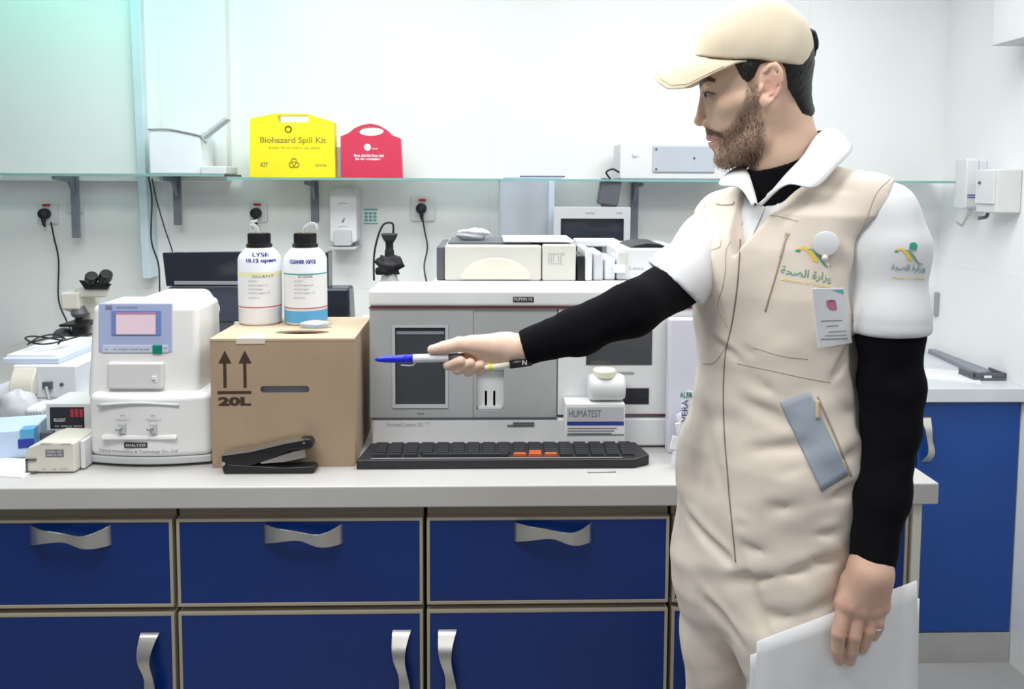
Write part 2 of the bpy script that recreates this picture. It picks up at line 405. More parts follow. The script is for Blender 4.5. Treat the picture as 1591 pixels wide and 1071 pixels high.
# glass shelves
ZS = P(800,276,1.26).z
xa = P(-40,270,1.26).x; xm = P(352,272,1.26).x; xz = P(1496,278,1.26).x
t = thing('glass_shelf','left clear glass wall shelf with green edge under the white box','shelf',((xa+xm)/2,1.37,ZS))
make('glass_plate', box(xa,1.235,ZS-0.002,xm,YW-0.052,ZS+0.006), M_glass, t)
make('front_edge', box(xa,1.233,ZS-0.002,xm,1.235,ZS+0.006), M_glassedge, t)
t = thing('glass_shelf','long clear glass wall shelf carrying the yellow and red cases','shelf',((xm+xz)/2,1.37,ZS-0.01))
make('glass_plate', box(xm-0.01,1.262,ZS-0.012,xz,YW-0.001,ZS-0.004), M_glass, t)
make('front_edge', box(xm-0.01,1.26,ZS-0.012,xz,1.262,ZS-0.004), M_glassedge, t)
ZS2 = ZS-0.004
for i,(bx,yb,lb) in enumerate(((118,370,'left of the bluish reflection strip'),(276,350,'right of the bluish reflection strip'),(489,345,'left of the sanitizer dispenser'),(820,375,'behind the translucent box'),(985,380,'right of the old monitor'))):
    Yb_ = YW-0.052 if i<2 else YW
    zs = (ZS if i<2 else ZS2)-0.014+ (0.011 if i<2 else 0.0025)
    q = P(bx,yb,Yb_-0.01); 
    t = thing('shelf_bracket','grey metal shelf bracket '+lb,'bracket',(q.x,Yb_,q.z),'grey brackets under the glass shelves')
    make('wall_strip', box(q.x-.014,Yb_-.012,q.z,q.x+.014,Yb_-0.0005,zs), M_bracket, t, bevel=0.002)
    make('arm', prism([(Yb_-.012,zs),(Yb_-.15,zs),(Yb_-.15,zs-.012),(Yb_-.05,zs-.02),(Yb_-.012,zs-.07)],'x',q.x-.006,q.x+.006), M_bracket, t, bevel=0.001)

# sockets
def plug_cable(t, c, r=0.02):
    make('plug', [lathe([(0.012,0),(r,-0.004),(r,-0.02),(r*.8,-0.03),(0.0,-0.032)],c,20,'y')], M_rubber, t, smooth=True)
    make('strain_relief', tube([(c[0],c[1]-.02,c[2]-r*.5),(c[0]+.003,c[1]-.024,c[2]-r*1.7),(c[0]+.006,c[1]-.022,c[2]-r*2.4)],[.008,.006,.004]), M_rubber, t, smooth=True)
socks = [(76,332,24,26,1,'left wall socket with black plug and cable at the far left'),(118,324,20,12,0,'small empty socket behind the leftmost shelf bracket'),(402,331,22,24,1,'wall socket with round black plug above the white bottles'),(657,324,30,32,1,'white double socket with black plug right of the dispenser')]
for (x,y,w_,h_,pl,lb) in socks:
    c = P(x,y,YW-0.001); s=3.04/1250
    t = thing('wall_socket',lb,'socket',(c.x,YW,c.z),'white wall sockets')
    make('faceplate', prism(rrect(c.x-w_*s*.62,c.z-h_*s*.6,c.x+w_*s*.62,c.z+h_*s*.6,.006),'y',YW-.012,YW-.0005), M_white, t, bevel=0.002)
    if pl:
        make('switch_rocker', box(c.x-.015,YW-.016,c.z+.028,c.x+.012,YW-.012,c.z+.036), mat('red_switch',(0.5,0.02,0.02),0.4), t)
        plug_cable(t,(c.x-.004,YW-.012,c.z))
    else:
        make('socket_hole', box(c.x-.006,YW-.013,c.z-.006,c.x+.006,YW-.012,c.z+.006), M_black, t)
def cable(lb, pts, r=0.0028, m=None, cat='cable', name='power_cable'):
    g = tube(pts, r, 8, 0, 8); o = make(name, g, m or M_rubber, smooth=True, loc=pts[0]); tag(o, lb, cat); return o
cable('black cable running from the leftmost wall plug down behind the microscope', [P(79,345,YW-.035),P(84,370,YW-.03),P(91,405,YW-.015),P(91,465,YW-.02),P(104,500,YW-.05),P(118,530,YW-.1)])
cable('black cable hanging from the left shelf straight down behind the white analyser',[P(231,275,YW-.20),P(236,310,YW-.18),P(235,372,YW-.15),P(246,410,YW-.13),P(248,446,YW-.12),P(248,520,YW-.12)])
cable('thin black cable slanting from the left shelf to the dark monitor',[P(236,277,YW-.2),P(243,310,YW-.17),P(256,355,YW-.13),P(268,392,YW-.12),P(274,430,YW-.12)],0.0022)
cable('black cable from the right wall plug down behind the beige printer',[P(657,342,YW-.035),P(660,360,YW-.02),P(664,385,YW-.03),P(659,415,YW-.05),P(664,445,YW-.1),P(667,470,YW-.14)])
cable('short white cable curling under the plug above the bottles',[P(398,346,YW-.03),P(388,350,YW-.04),P(392,362,YW-.05),P(400,352,YW-.05),P(402,372,YW-.05)],0.004,M_white)

# sanitizer dispenser
Yd = YW-.1
X0,X1,Z0,Z1 = bxz(512,292,554,382,Yd)
t = thing('sanitizer_dispenser','white wall mounted hand sanitizer dispenser with grey push plate','dispenser',((X0+X1)/2,YW,Z0))
make('housing', prism(rrect(X0,Z0+.01,X1,Z1,.016),'y',Yd,YW-.001), M_white, t, bevel=0.006, seg=3)
xm_=(X0+X1)/2
make('push_plate', prism(rrect(xm_-.032,Z0,xm_+.032,Z0+.06,.01),'y',Yd-.012,Yd+.02), M_grey, t, bevel=0.003)
make('printed_mark', [prism([(xm_-.006,Z0+.085),(xm_+.001,Z0+.085),(xm_+.007,Z0+.1),(xm_+.002,Z0+.1)],'y',Yd-.001,Yd)], M_inkg, t)
make('printed_text', [textg('sanitizer',(xm_,Yd,Z0+.155),.008,.035),textg('push here',(xm_,Yd,Z0+.07),.006,.03)], M_inkg, t)
t = thing('drip_tray','grey drip tray jutting out under the sanitizer dispenser','tray',(xm_,YW,Z0-.03))
make('tray', prism([(X0-.006,Z0-.004),(X1+.006,Z0-.004),(X1-.006,Z0-.014),(X0+.006,Z0-.014)],'y',Yd-.01,YW-.001), M_grey, t, bevel=0.002)
# sticker
X0,X1,Z0,Z1 = bxz(564,322,588,350,YW-.001)
t = thing('wall_notice','small teal printed notice stuck on the wall beside the dispenser','notice',((X0+X1)/2,YW,Z0))
make('sheet', box(X0,YW-.002,Z0,X1,YW-.0005,Z1), M_paper, t)
g=[box(X0+.003,YW-.003,Z1-.012,X1-.003,YW-.002,Z1-.006)]
for i in range(3):
    for j in range(3): g.append(box(X0+.006+i*.016,YW-.003,Z0+.014+j*.013,X0+.018+i*.016,YW-.002,Z0+.023+j*.013))
g.append(box(X0+.003,YW-.003,Z0+.004,X1-.003,YW-.002,Z0+.008))
make('printed_marks', g, M_inkt, t)

# right wall: elbow dispenser and box
q = P(1520,300,YW-.2)
yA = 1.23
zt_ = P(1517,246,yA).z; zb_ = P(1517,338,yA).z
t = thing('elbow_dispenser','slim white elbow operated dispenser with metal lever on the right wall','dispenser',(XR,yA,zb_))
make('bottle', prism(rrect(yA-.035,zb_+.03,yA+.04,zt_,.012),'x',XR-.075,XR-.03), M_white, t, bevel=0.006)
make('back_plate', box(XR-.03,yA-.03,zb_+.02,XR-.0005,yA+.03,zt_-.01), M_white2, t, bevel=0.003)
make('lever', tube([(XR-.04,yA-.02,zb_+.04),(XR-.06,yA-.03,zb_+.01),(XR-.09,yA-.05,zb_-.022),(XR-.10,yA-.055,zb_-.026),(XR-.12,yA-.06,zb_-.012)],.004), M_steel, t, smooth=True)
make('label', [box(XR-.07,yA-.0365,zb_+.07,XR-.035,yA-.035,zb_+.073),box(XR-.07,yA-.0365,zb_+.078,XR-.035,yA-.035,zb_+.081)], M_inkb, t)
yA = 1.06; zt_ = P(1555,263,yA).z; zb_ = P(1555,331,yA).z
t = thing('wall_box','pale grey lidded box fixed to the right wall beside the elbow dispenser','box',(XR,yA,zb_))
make('case', box(XR-.085,yA-.05,zb_,XR-.0005,yA+.06,zt_), mat('pale_box_plastic',(0.66,0.67,0.66),0.4), t, bevel=0.006)
make('side_lid', box(XR-.091,yA-.045,zb_+.03,XR-.085,yA+.055,zt_-.004), M_white, t, bevel=0.002)
make('lock', lathe([(.005,0),(.005,-.003)],(XR-.0925,yA+.03,zt_-.045),12,'x'), M_dgrey, t)
make('valve', tube([(XR-.06,yA+.03,zb_),(XR-.06,yA+.04,zb_-.015),(XR-.08,yA+.05,zb_-.02)],.006), M_dgrey, t, smooth=True)
yA = 0.95
q = P(1545,65,yA)
o = make('wall_cabinet', box(XR-.13,0.2,P(1540,70,0.98).z,XR-.001,1.0,2.5), mat('white_cabinet_board',(0.62,0.64,0.65),0.4), bevel=0.003, loc=(XR,.6,1.95))
tag(o,'pale wall cabinet high on the right wall in the top corner','cabinet')
X0,X1,Z0,Z1 = bxz(1455,455,1465,491,YW-.02)
o = make('wall_hook_strip', box(X0,YW-.02,Z0,X1,YW-.0005,Z1), M_grey2, bevel=0.003, loc=((X0+X1)/2,YW,Z0))
tag(o,'small grey fitting on the back wall just right of the man','fitting')

# ------------------------------------------------------------------ things on the shelves
Y1 = 1.275
# white box with arm
X0,X1,Z0,Z1 = bxz(231,202,352,268,Y1)
z0=ZS+.006
t = thing('storage_box','translucent white plastic box with open lid at the left end of the shelf','box',((X0+X1)/2,Y1+.07,z0))
xr_=P(312,235,Y1).x
make('case', box(X0,Y1,z0,xr_,Y1+.13,Z1), mat('frosted_white_plastic',(0.80,0.83,0.88),0.25), t, bevel=0.006)
make('low_tray', box(xr_+.0005,Y1-.01,z0,X1,Y1+.12,z0+.028), M_white, t, bevel=0.004)
make('rim', tube([P(230,201,Y1-.004),P(262,201,Y1-.004),P(290,206,Y1-.004),P(312,211,Y1-.004)],.0028), M_grey2, t, smooth=True)
make('lid_flap', xf(box(-.055,0,-.006,.055,.05,.006), Matrix.Translation(P(332,198,Y1))@Matrix.Rotation(R(-38),4,'Y')), mat('grey_lid',(0.50,0.55,0.60),0.4), t, bevel=0.003)
make('latch', tube([P(312,211,Y1),P(316,216,Y1),P(320,222,Y1)],.005), M_grey2, t, smooth=True)

# yellow case
def poly_px(pts, Y, zs=None):
    out=[]
    for x,y in pts:
        q=P(x,min(y,274),Y); out.append((q.x,q.z if zs is None or y<900 else zs))
    return out
def grab_case(name,label,cat,outer,hole,c,Y,dep,m,texts):
    po=poly_px(outer,Y,ZS2); ph=poly_px(hole,Y); cc=P(c[0],c[1],Y); cc=(cc.x,cc.z)
    t=thing(name,label,cat,(cc[0],Y+dep/2,ZS2))
    O,I=frame2(po,ph,cc)
    make('shell', ringprism(O,I,Y,Y+dep), m, t, bevel=0.003, auto=40)
    return t
outer=[(388,999),(388,184),(428,176),(478,177),(519,190),(521,999)]
t=grab_case('spill_kit_case','bright yellow hard case with a slot handle standing on the glass shelf','case',outer,[(431,179.5),(479,179.5),(479,190),(431,190)],(455,185),Y1,.045,M_yellow,[])
def ft(s,x0,x1,y,hpx,Y,m=0,bold=0.0):
    a=P(x0,y,Y); b=P(x1,y,Y); c=(a+b)/2; return textg(s,(c.x,Y,c.z),hpx*(Y+1.5625)/1250*1.35,b.x-a.x,m,bold)
make('printed_text',[ft('Biohazard Spill Kit',404,507,219,9,Y1,0,.0006),ft('body fluid clean up pack',418,498,230,3.5,Y1),ft('KIT',405,417,256,7,Y1,0,.0008),ft('CE 0123',490,507,257,4,Y1,0,.0004)],M_inko,t)
c=P(448,201,Y1)
make('round_logo',[lathe([(.012,0),(.012,-.001)],(c.x,Y1-.0001,c.z),24,'y'),lathe([(.008,0),(.008,-.0012)],(c.x,Y1-.0008,c.z-.001),24,'y',1)],[M_inkk,M_yellow],t)
c=P(457,254,Y1); g=[]
for k in range(3):
    a=R(90+120*k); cx,cz=c.x+.009*math.cos(a),c.z+.009*math.sin(a)
    g.append(tube([(cx+.009*math.cos(a+q),Y1-.001,cz+.009*math.sin(a+q)) for q in [R(d) for d in range(-140,141,20)]],.0018,6,0,0))
g.append(tube([(c.x+.006*math.cos(R(d)),Y1-.001,c.z+.006*math.sin(R(d))) for d in range(0,361,30)],.0012,6,0,0))
make('biohazard_symbol',g,M_inko,t)
X0,X1,Z0,Z1=bxz(522,228,529,272,Y1+.02)
o=make('narrow_bottle',box(X0,Y1+.03,ZS2,X1,Y1+.06,Z1),M_grey,bevel=.003,loc=(X0,Y1+.03,ZS2)); tag(o,'narrow grey block squeezed between the yellow and red cases','block')
outer=[(530,999),(529,212),(541,207),(551,199),(563,194),(576,192),(589,195),(601,202),(609,210),(622,215),(625,999)]
hole=[(576+20*math.cos(R(a)),204+(7 if math.sin(R(a))>0 else 6.5)*math.sin(R(a))) for a in range(0,360,15)]
t=grab_case('first_aid_case','red first aid case with arched carry handle standing on the glass shelf','case',outer,hole,(576,204),Y1,.04,M_red,[])
c=P(571,229,Y1)
make('round_logo',lathe([(.012,0),(.012,-.001)],(c.x,Y1-.0001,c.z),24,'y'),M_inkw,t)
make('printed_text',[ft('First Aid Kit First Aid',550,596,242,4,Y1,0,.0005),ft('for the workplace',552,592,247.5,3,Y1,0,.0005),ft('aid',578,586,231,3,Y1)],M_inkw,t)
# clipboard on shelf
X0,X1,Z0,Z1=bxz(783,268,878,275,Y1)
o=make('clipboard',[box(X0,Y1,ZS2,X1-.01,Y1+.12,ZS2+.006),box(X0+.06,Y1+.002,ZS2+.006,X1,Y1+.12,ZS2+.011,1)],[mat('pale_blue_board',(0.45,0.56,0.72),0.4),M_inkg],loc=(X0,Y1,ZS2),bevel=.001); tag(o,'flat blue folder and clipboard lying on the glass shelf','folder')
# instrument on right shelf
X0,X1,Z0,Z1=bxz(963,223,1150,272,Y1)
t=thing('bench_instrument','white boxy instrument with grey front panel on the right of the shelf','instrument',((X0+X1)/2,Y1+.08,ZS2))
make('housing',box(X0,Y1,ZS2,X1,Y1+.15,Z1),M_white,t,bevel=.006)
a0,a1,a2,a3=bxz(1014,227,1110,268,Y1)
make('front_panel',box(a0,Y1-.006,a2,a1,Y1,a3),mat('silver_grey_panel',(0.45,0.49,0.54),.3),t,bevel=.003)
make('knob',lathe([(.008,0),(.007,-.008)],(P(986,240,Y1).x,Y1,P(986,240,Y1).z),16,'y'),M_white2,t,smooth=False)
make('panel_screw',[lathe([(.004,0),(.004,-.002)],(P(x,y,Y1).x,Y1-.006,P(x,y,Y1).z),10,'y') for x,y in((1019,232),(1019,263),(1078,246))],M_dgrey,t)
# adapter hanging
q=P(946,300,1.30)
t=thing('camera_battery_pack','black adapter block with cable loop hanging by the shelf above the monitor','adapter',(q.x,1.3,P(946,322,1.3).z))
make('block',xf(box(-.036,-.03,-.045,.036,.03,.05),Matrix.Translation(q)@Matrix.Rotation(R(8),4,'Y')),M_dgrey,t,bevel=.008,seg=3)
make('lower_block',box(q.x-.026,1.275,P(946,322,1.3).z,q.x+.026,1.325,q.z-.04),M_dgrey,t,bevel=.005)
make('cable',tube([P(948,278,1.25),P(942,268,1.24),P(952,263,1.24),P(962,268,1.25)],.0035),M_rubber,t,smooth=True)
# ------------------------------------------------------------------ things behind the bench front (left to right)
# microscope
def mic():
    Y=PZ(130,562,ZT+.0).y-0.25
    zb=P(130,566,Y).z
    c=P(135,560,Y)
    t=thing('microscope','beige binocular microscope with black eyepieces at the left back','microscope',(c.x,Y,ZT))
    make('base',[box(P(97,560,Y).x,Y-.07,ZT,P(175,560,Y).x,Y+.13,zb)],M_cream,t,bevel=.012,seg=3)
    x0,x1,_,_=bxz(120,520,150,560,Y)
    make('foot',prism([(x0-.02,zb),(x1+.03,zb),(x1+.01,zb+.045),(x0+.01,zb+.045)],'y',Y-.03,Y+.1),M_beigep,t,bevel=.01,seg=3)
    make('arm',prism([(Y+.03,zb+.04),(Y+.1,zb+.04),(Y+.1,P(130,452,Y).z),(Y-.04,P(130,452,Y).z),(Y-.04,P(130,478,Y).z),(Y+.03,P(130,490,Y).z)],'x',P(106,500,Y).x,P(134,500,Y).x),M_cream,t,bevel=.006)
    make('head',hexa([tuple(P(119,462,Y-.03)),tuple(P(165,462,Y-.03)),tuple(P(165,462,Y+.05)),tuple(P(119,462,Y+.05)),tuple(P(118,447,Y-.03)),tuple(P(172,447,Y-.03)),tuple(P(172,447,Y+.05)),tuple(P(118,447,Y+.05))]),M_cream,t,bevel=.004)
    make('eyepiece_plate',hexa([tuple(P(132,450,Y-.04)),tuple(P(167,450,Y-.04)),tuple(P(167,450,Y+.03)),tuple(P(132,450,Y+.03)),tuple(P(122,435,Y-.04)),tuple(P(174,441,Y-.04)),tuple(P(174,441,Y+.03)),tuple(P(122,435,Y+.03))]),M_black,t,bevel=.003)
    for (x,y,x2,y2) in ((143,446,142,428),(158,446,166,425)):
        make('eyepiece',lathe_dir([(.013,0),(.015,.5),(.019,.7),(.017,1)],P(x,y,Y-.02),P(x2,y2,Y-.05)),M_black,t,smooth=False,bevel=.002)
    make('nosepiece',lathe([(.02,0),(.024,.01),(.015,.03)],(P(129,488,Y).x,Y-.02,P(129,490,Y).z),20),M_dgrey,t)
    make('objective',lathe([(.007,-.05),(.010,-.03),(.011,0)],(P(129,488,Y).x,Y-.02,P(129,490,Y).z),16),M_black,t)
    make('stage',box(P(108,505,Y).x,Y-.06,P(120,503,Y).z,P(150,505,Y).x,Y+.03,P(120,499,Y).z),M_black,t,bevel=.002)
    make('condenser',lathe([(.02,-.05),(.024,0)],(P(130,503,Y).x,Y-.02,P(130,504,Y).z),20),M_black,t)
    make('focus_knob',lathe([(.024,0),(.027,-.006),(.027,-.026),(.02,-.032)],(P(102,522,Y).x,Y-.0,P(102,522,Y).z),24,'y'),M_dgrey,t,bevel=.002)
    make('focus_axle',lathe_dir([(.009,0),(.009,1)],(P(104,522,Y).x,Y-.004,P(102,522,Y).z),(P(125,525,Y).x,Y+.05,P(102,522,Y).z)),M_cream,t)
mic()
# left white power box with tray and cable
Yx=PZ(70,640,ZT).y+.0
Yx=0.42
X0,X1,Z0,Z1=bxz(8,572,110,625,Yx)
zsup=Z0
t=thing('equipment_stand','pale lilac plastic stand with dark shadow gap carrying the white device','stand',((X0+X1)/2,Yx+.1,ZT))
make('stand_board',box(X0-.12,Yx+.03,zsup-.012,X1+.1,Yx+.27,zsup),M_white2,t,bevel=.003)
for x in (X0-.1,X1+.07): make('leg',box(x,Yx+.05,ZT,x+.02,Yx+.25,zsup-.012),M_dgrey,t)
t=thing('printer_unit','white device with toggle lever and cream flap on the left of the bench','device',((X0+X1)/2,Yx+.1,zsup))
make('housing',box(X0,Yx+.03,zsup,X1,Yx+.26,Z1),M_white2,t,bevel=.006)
xc=P(48,600,Yx).x
make('cream_flap',prism([(Yx+.03,zsup+.012),(Yx+.005,zsup+.01),(Yx+.005,zsup+.04),(Yx+.015,zsup+.06),(Yx+.03,Z1-.004)],'x',X0+.004,xc),M_cream,t,bevel=.004)
q=P(75,600,Yx+.03)
make('lever_mount',box(q.x-.01,Yx+.02,q.z-.006,q.x+.012,Yx+.03,q.z+.012),M_dgrey,t,bevel=.001)
make('lever',tube([(q.x,Yx+.02,q.z),(q.x+.008,Yx+.012,q.z-.02),(q.x+.014,Yx+.008,q.z-.03)],.004),M_grey2,t,smooth=True)
make('button',lathe([(.005,0),(.004,-.004)],(P(96,598,Yx+.03).x,Yx+.03,q.z+.004),12,'y'),M_dgrey,t)
t=thing('document_tray','flat white tray with bluish front lying on the left device','tray',((X0+X1)/2,Yx+.1,Z1))
x0,x1,_,_=bxz(4,560,92,572,Yx+.04)
make('tray',box(x0,Yx+.04,Z1,x1,Yx+.3,Z1+.016),mat('bluish_tray',(0.58,0.66,0.80),.4),t,bevel=.003)
make('papers',box(x0+.005,Yx+.05,Z1+.016,x1-.015,Yx+.29,Z1+.022),M_paper,t)
pts=[]
zc=Z1+.032
c=P(66,556,Yx+.1)
for k in range(14):
    a=k*R(52); pts.append((c.x+(.03+.004*(k%3))*math.cos(a)+.012*math.sin(k),Yx+.12+.03*math.sin(a),zc+.003+.02*abs(math.sin(a*.5+k*.3))))
pts+= [(c.x+.05,Yx+.2,zc+.01),(c.x+.06,Yx+.25,zc+.006)]
cable('small coil of thin black cable on the tray at the left',pts,.0022)
X0b,X1b,Z0b,Z1b=bxz(112,574,140,624,Yx+.12)
t=thing('small_white_unit','white unit with dark slot wedged behind the analyser','device',((X0b+X1b)/2,Yx+.2,zsup))
X0b=X1+.018
make('housing',box(X0b,Yx+.12,zsup,X1b,Yx+.26,Z1b),M_white,t,bevel=.005)
make('slot',box(X0b+.001,Yx+.112,zsup+.015,X1b-.004,Yx+.12,zsup+.045),M_dgrey,t,bevel=.001)
# black labelled carton
Yc=onbase(70,694,130)
Yc=0.23
X0,X1,Z0,Z1=bxz(72,627,128,692,Yc)
t=thing('reagent_carton','white carton with black and red printed front behind the cream device','carton',((X0+X1)/2,Yc+.05,ZT))
make('carton',box(X0,Yc,ZT,X1+.03,Yc+.1,Z1),M_white,t,bevel=.002)
b0,b1,b2,b3=bxz(78,633,131,666,Yc)
make('printed_panel',box(b0,Yc-.001,b2,b1,Yc,b3),M_inkk,t)
make('red_print',[box(P(x,640,Yc).x,Yc-.002,P(100,648,Yc).z,P(x+5,640,Yc).x,Yc-.001,P(100,636,Yc).z) for x in (110,117,124)],M_inkr,t)
make('white_print',[ft('REAGENT',84,102,653,6,Yc-.001),ft('in vitro test',86,128,662,3,Yc-.001)],M_inkw,t)
make('dark_clip',box(P(69,672,Yc).x,Yc-.02,P(70,681,Yc).z,P(87,672,Yc).x,Yc-.001,P(70,668,Yc).z),M_dgrey,t,bevel=.002)
# cream device
Yc=onbase(40,736,130)
X0,X1,Z0,Z1=bxz(40,687,116,736,Yc)
t=thing('timer_device','small cream device with a grey label at the front left of the bench','device',((X0+X1)/2,Yc+.05,ZT))
make('housing',prism([(X0,ZT+.002),(X1,ZT+.002),(X1,Z1-.002),(X0+.035,Z1),(X0+.004,Z1-.012),(X0-.002,Z1-.03)],'y',Yc,Yc+.1),M_cream,t,bevel=.004)
make('side_block',box(X1+.0005,Yc+.02,ZT+.002,X1+.010,Yc+.1,Z1-.004),M_white,t,bevel=.003)
b0,b1,b2,b3=bxz(71,699,99,710,Yc)
make('label',box(b0,Yc-.001,b2,b1,Yc,b3),M_inkg,t)
make('label_text',[ft('MODEL 220V',73,97,702,3.5,Yc-.001),ft('50/60 Hz 10W',73,97,707,3.5,Yc-.001)],M_inkw,t)
make('small_print',[ft('Electronics',63,80,690,3,Yc),ft('serial 2207',95,110,690,3,Yc),ft('on',66,72,729,2.5,Yc),ft('off',82,88,729,2.5,Yc),ft('power',94,106,729,2.5,Yc)],M_inkg,t)
b0,b1,b2,b3=bxz(41,713,57,735,Yc)
make('corner_bracket',[box(b0,Yc-.003,b3-.004,b1,Yc,b3),box(b0,Yc-.003,b2,b0+.003,Yc,b3),box(b0,Yc-.003,b2,b1,Yc,b2+.003)],M_dgrey,t)
# plastic bags left
def blob(c, r, seed=1, n=(20,14), amp=.25):
    rs=np.random.RandomState(seed); ph=rs.rand(6,4)*6.28; v=[]; f=[]
    for j in range(n[1]+1):
        th=math.pi*j/n[1]
        for i in range(n[0]):
            a=2*math.pi*i/n[0]; d=Vector((math.sin(th)*math.cos(a),math.sin(th)*math.sin(a),math.cos(th)))
            k=1
            for q in range(6): k+=amp/3*math.sin((1.5+q)*(d.x*ph[q,0]/2+d.y*ph[q,1]/2+d.z*ph[q,2]/2)+ph[q,3])
            v.append((c[0]+d.x*r[0]*k,c[1]+d.y*r[1]*k,max(c[2]+d.z*r[2]*k,c[2]-r[2]*.92)))
    for j in range(n[1]):
        for i in range(n[0]): f.append((j*n[0]+i,j*n[0]+(i+1)%n[0],(j+1)*n[0]+(i+1)%n[0],(j+1)*n[0]+i))
    return geo(v,f)
q=P(22,662,.3)
o=make('plastic_bag',blob((q.x-.01,.34,ZT+.052),(.045,.035,.056),3,amp=.15),M_film,smooth=True,loc=(q.x,.3,ZT)); tag(o,'crumpled clear plastic bag of supplies at the left edge of the bench','bag')
q=P(52,660,.33)
t=thing('tissue_pack','white ribbed plastic pack beside the crumpled bag','pack',(q.x+.03,.33,ZT))
make('pack',[box(P(40,660,.31).x,.3,ZT,P(70,660,.31).x,.38,P(50,634,.3).z)],M_white,t,bevel=.012,seg=3)
make('printed_lines',[tube([P(42+i*5,640,.298),P(45+i*5,652,.298)],.0012,5,0,0) for i in range(5)],M_grey2,t)
X0,X1,Z0,Z1=bxz(-20,686,34,720,.16)
q=P(30,700,.2)
t=thing('glove_box','pale blue and deep blue glove box lying at the left front of the bench','box',(X0,.2,ZT))
make('box',xf(box(-.12,-.03,0,.03,.09,.062),Matrix.Translation((P(38,710,.17).x-.02,.2,ZT))@Matrix.Rotation(R(14),4,'Z')),mat('pale_blue_card',(0.50,0.62,0.80),.5),t,bevel=.003)
make('blue_corner',xf(box(.004,-.031,.022,.031,.0,.0625),Matrix.Translation((P(38,710,.17).x-.02,.2,ZT))@Matrix.Rotation(R(14),4,'Z')),M_bluebox,t)
make('dark_blue_stripe',xf(box(.0,-.0315,.022,.031,-.03,.042),Matrix.Translation((P(38,710,.17).x-.02,.2,ZT))@Matrix.Rotation(R(14),4,'Z')),M_inkb,t)
o=make('paper_sheet',xf(box(-.1,-.05,0,.07,.05,.003),Matrix.Translation((P(8,735,.1).x,PZ(8,733,ZT).y+.02,ZT))@Matrix.Rotation(R(-8),4,'Z')),M_paper,loc=(P(8,735,.1).x,.1,ZT)); tag(o,'white paper lying flat at the left edge of the bench front','paper')

# ---- white analyser
Ya=onbase(135,728,325)
X0,X1,Z0,Z1=bxz(131,612,324,728,Ya)
t=thing('tabletop_analyser','white rounded tabletop analyser with lilac screen panel and two front switches','analyser',((X0+X1)/2,Ya+.15,ZT))
zc=Z1
u0,u1,_,_=bxz(134,455,309,600,Ya+.045)
zt=P(230,450,Ya+.31).z
M_anal=mat('glossy_warm_white_plastic',(0.76,0.76,0.75),.28)
zs_=P(230,615,Ya).z
def curved(x0,x1,y,dep,z0,z1,bulge=.018,mi=0,n=10):
    pts=[(x0,y+dep)]
    for i in range(n+1):
        s=i/n; pts.append((x0+(x1-x0)*s, y+bulge*(2*s-1)**2))
    pts.append((x1,y+dep)); return prism(pts,'z',z0,z1,mi)
make('lower_body',curved(X0,X1,Ya,.3,ZT+.021,zs_),M_anal,t,bevel=.014,seg=4,auto=50)
make('base_strip',curved(X0+.002,X1-.002,Ya+.002,.29,ZT+.006,ZT+.0225),M_grey,t,bevel=.004,auto=50)
make('foot',[lathe([(.012,0),(.014,.01)],(x,y,ZT),14) for x in (X0+.04,X1-.04) for y in (Ya+.05,Ya+.25)],M_dgrey,t)
# upper: sloped front
def slope(x0,x1,yb,yt,dep,z0,z1,tap=.012):
    return hexa([(x0,yb,z0),(x1,yb,z0),(x1+.0,dep,z0),(x0,dep,z0),(x0+tap,yt,z1),(x1-tap,yt,z1),(x1-tap,dep,z1),(x0+tap,dep,z1)])
make('upper_body',slope(u0,u1,Ya+.035,Ya+.06,Ya+.2,zs_-.02,zt,.006),M_anal,t,bevel=.014,seg=4)
r0=P(148,470,Ya+.2).x; r1=P(341,470,Ya+.31).x
make('rear_housing',prism([(X0+.03,zs_-.02),(P(331,600,Ya+.31).x,zs_-.02),(P(336,540,Ya+.31).x,zs_+.1),(r1,zt-.045),(r1-.03,zt+.001),(X0+.05,zt+.001),(X0+.02,zt-.03)],'y',Ya+.12,Ya+.33),M_anal,t,bevel=.012,seg=3)
def onslope(px0,py0,px1,py1,th,inset=0.0):
    """plate on the sloped front between two pixels"""
    def hit(px,py):
        for _ in range(1):
            y=Ya+.05
        for k in range(4):
            q=P(px,py,y); s=(q.z-(zs_-.02))/(zt-(zs_-.02)); y=Ya+.035+.025*s
        return P(px,py,y)
    a,b,c,d=hit(px0,py1),hit(px1,py1),hit(px1,py0),hit(px0,py0)
    o=Vector((0,-th,0)); i=Vector((0,.004,0))
    return hexa([a+o,b+o,b+i,a+i,d+o,c+o,c+i,d+i])
def hx(g): return (np.array([tuple(p) for p in g[0]]),g[1],g[2])
make('control_panel',onslope(153,471,268,548,.002),M_lilac,t,bevel=.003,auto=30)
make('screen_frame',onslope(174,482,251,521,.004),mat('blue_frame',(0.16,0.22,0.48),.4),t,bevel=.001)
make('screen',onslope(182,487,243,519,.005),M_lcd,t)
make('screen_header',onslope(182,485,243,488,.0055),mat('rose_header',(0.45,0.22,0.32),.4),t)
make('button_strip',onslope(160,536,262,548,.003),mat('pale_strip',(0.5,0.55,0.68),.4),t,bevel=.001)
make('green_button',onslope(238,536,253,549,.005),M_green,t,bevel=.001)
def stext(s,x0,x1,y,hp,off=.0052):
    q=P((x0+x1)/2,y,Ya+.045); k=(q.z-(zs_-.02))/(zt-(zs_-.02)); yy=Ya+.035+.025*k-off
    return ft(s,x0,x1,y,hp,yy)
make('printed_text',[stext('Semi-auto Analyser',182,214,478,4,.003),stext('START STOP MODE',184,232,543,3,.004),stext('< . >',163,181,543,4,.004),stext('*',255,260,541,5,.004)],M_inkg,t)
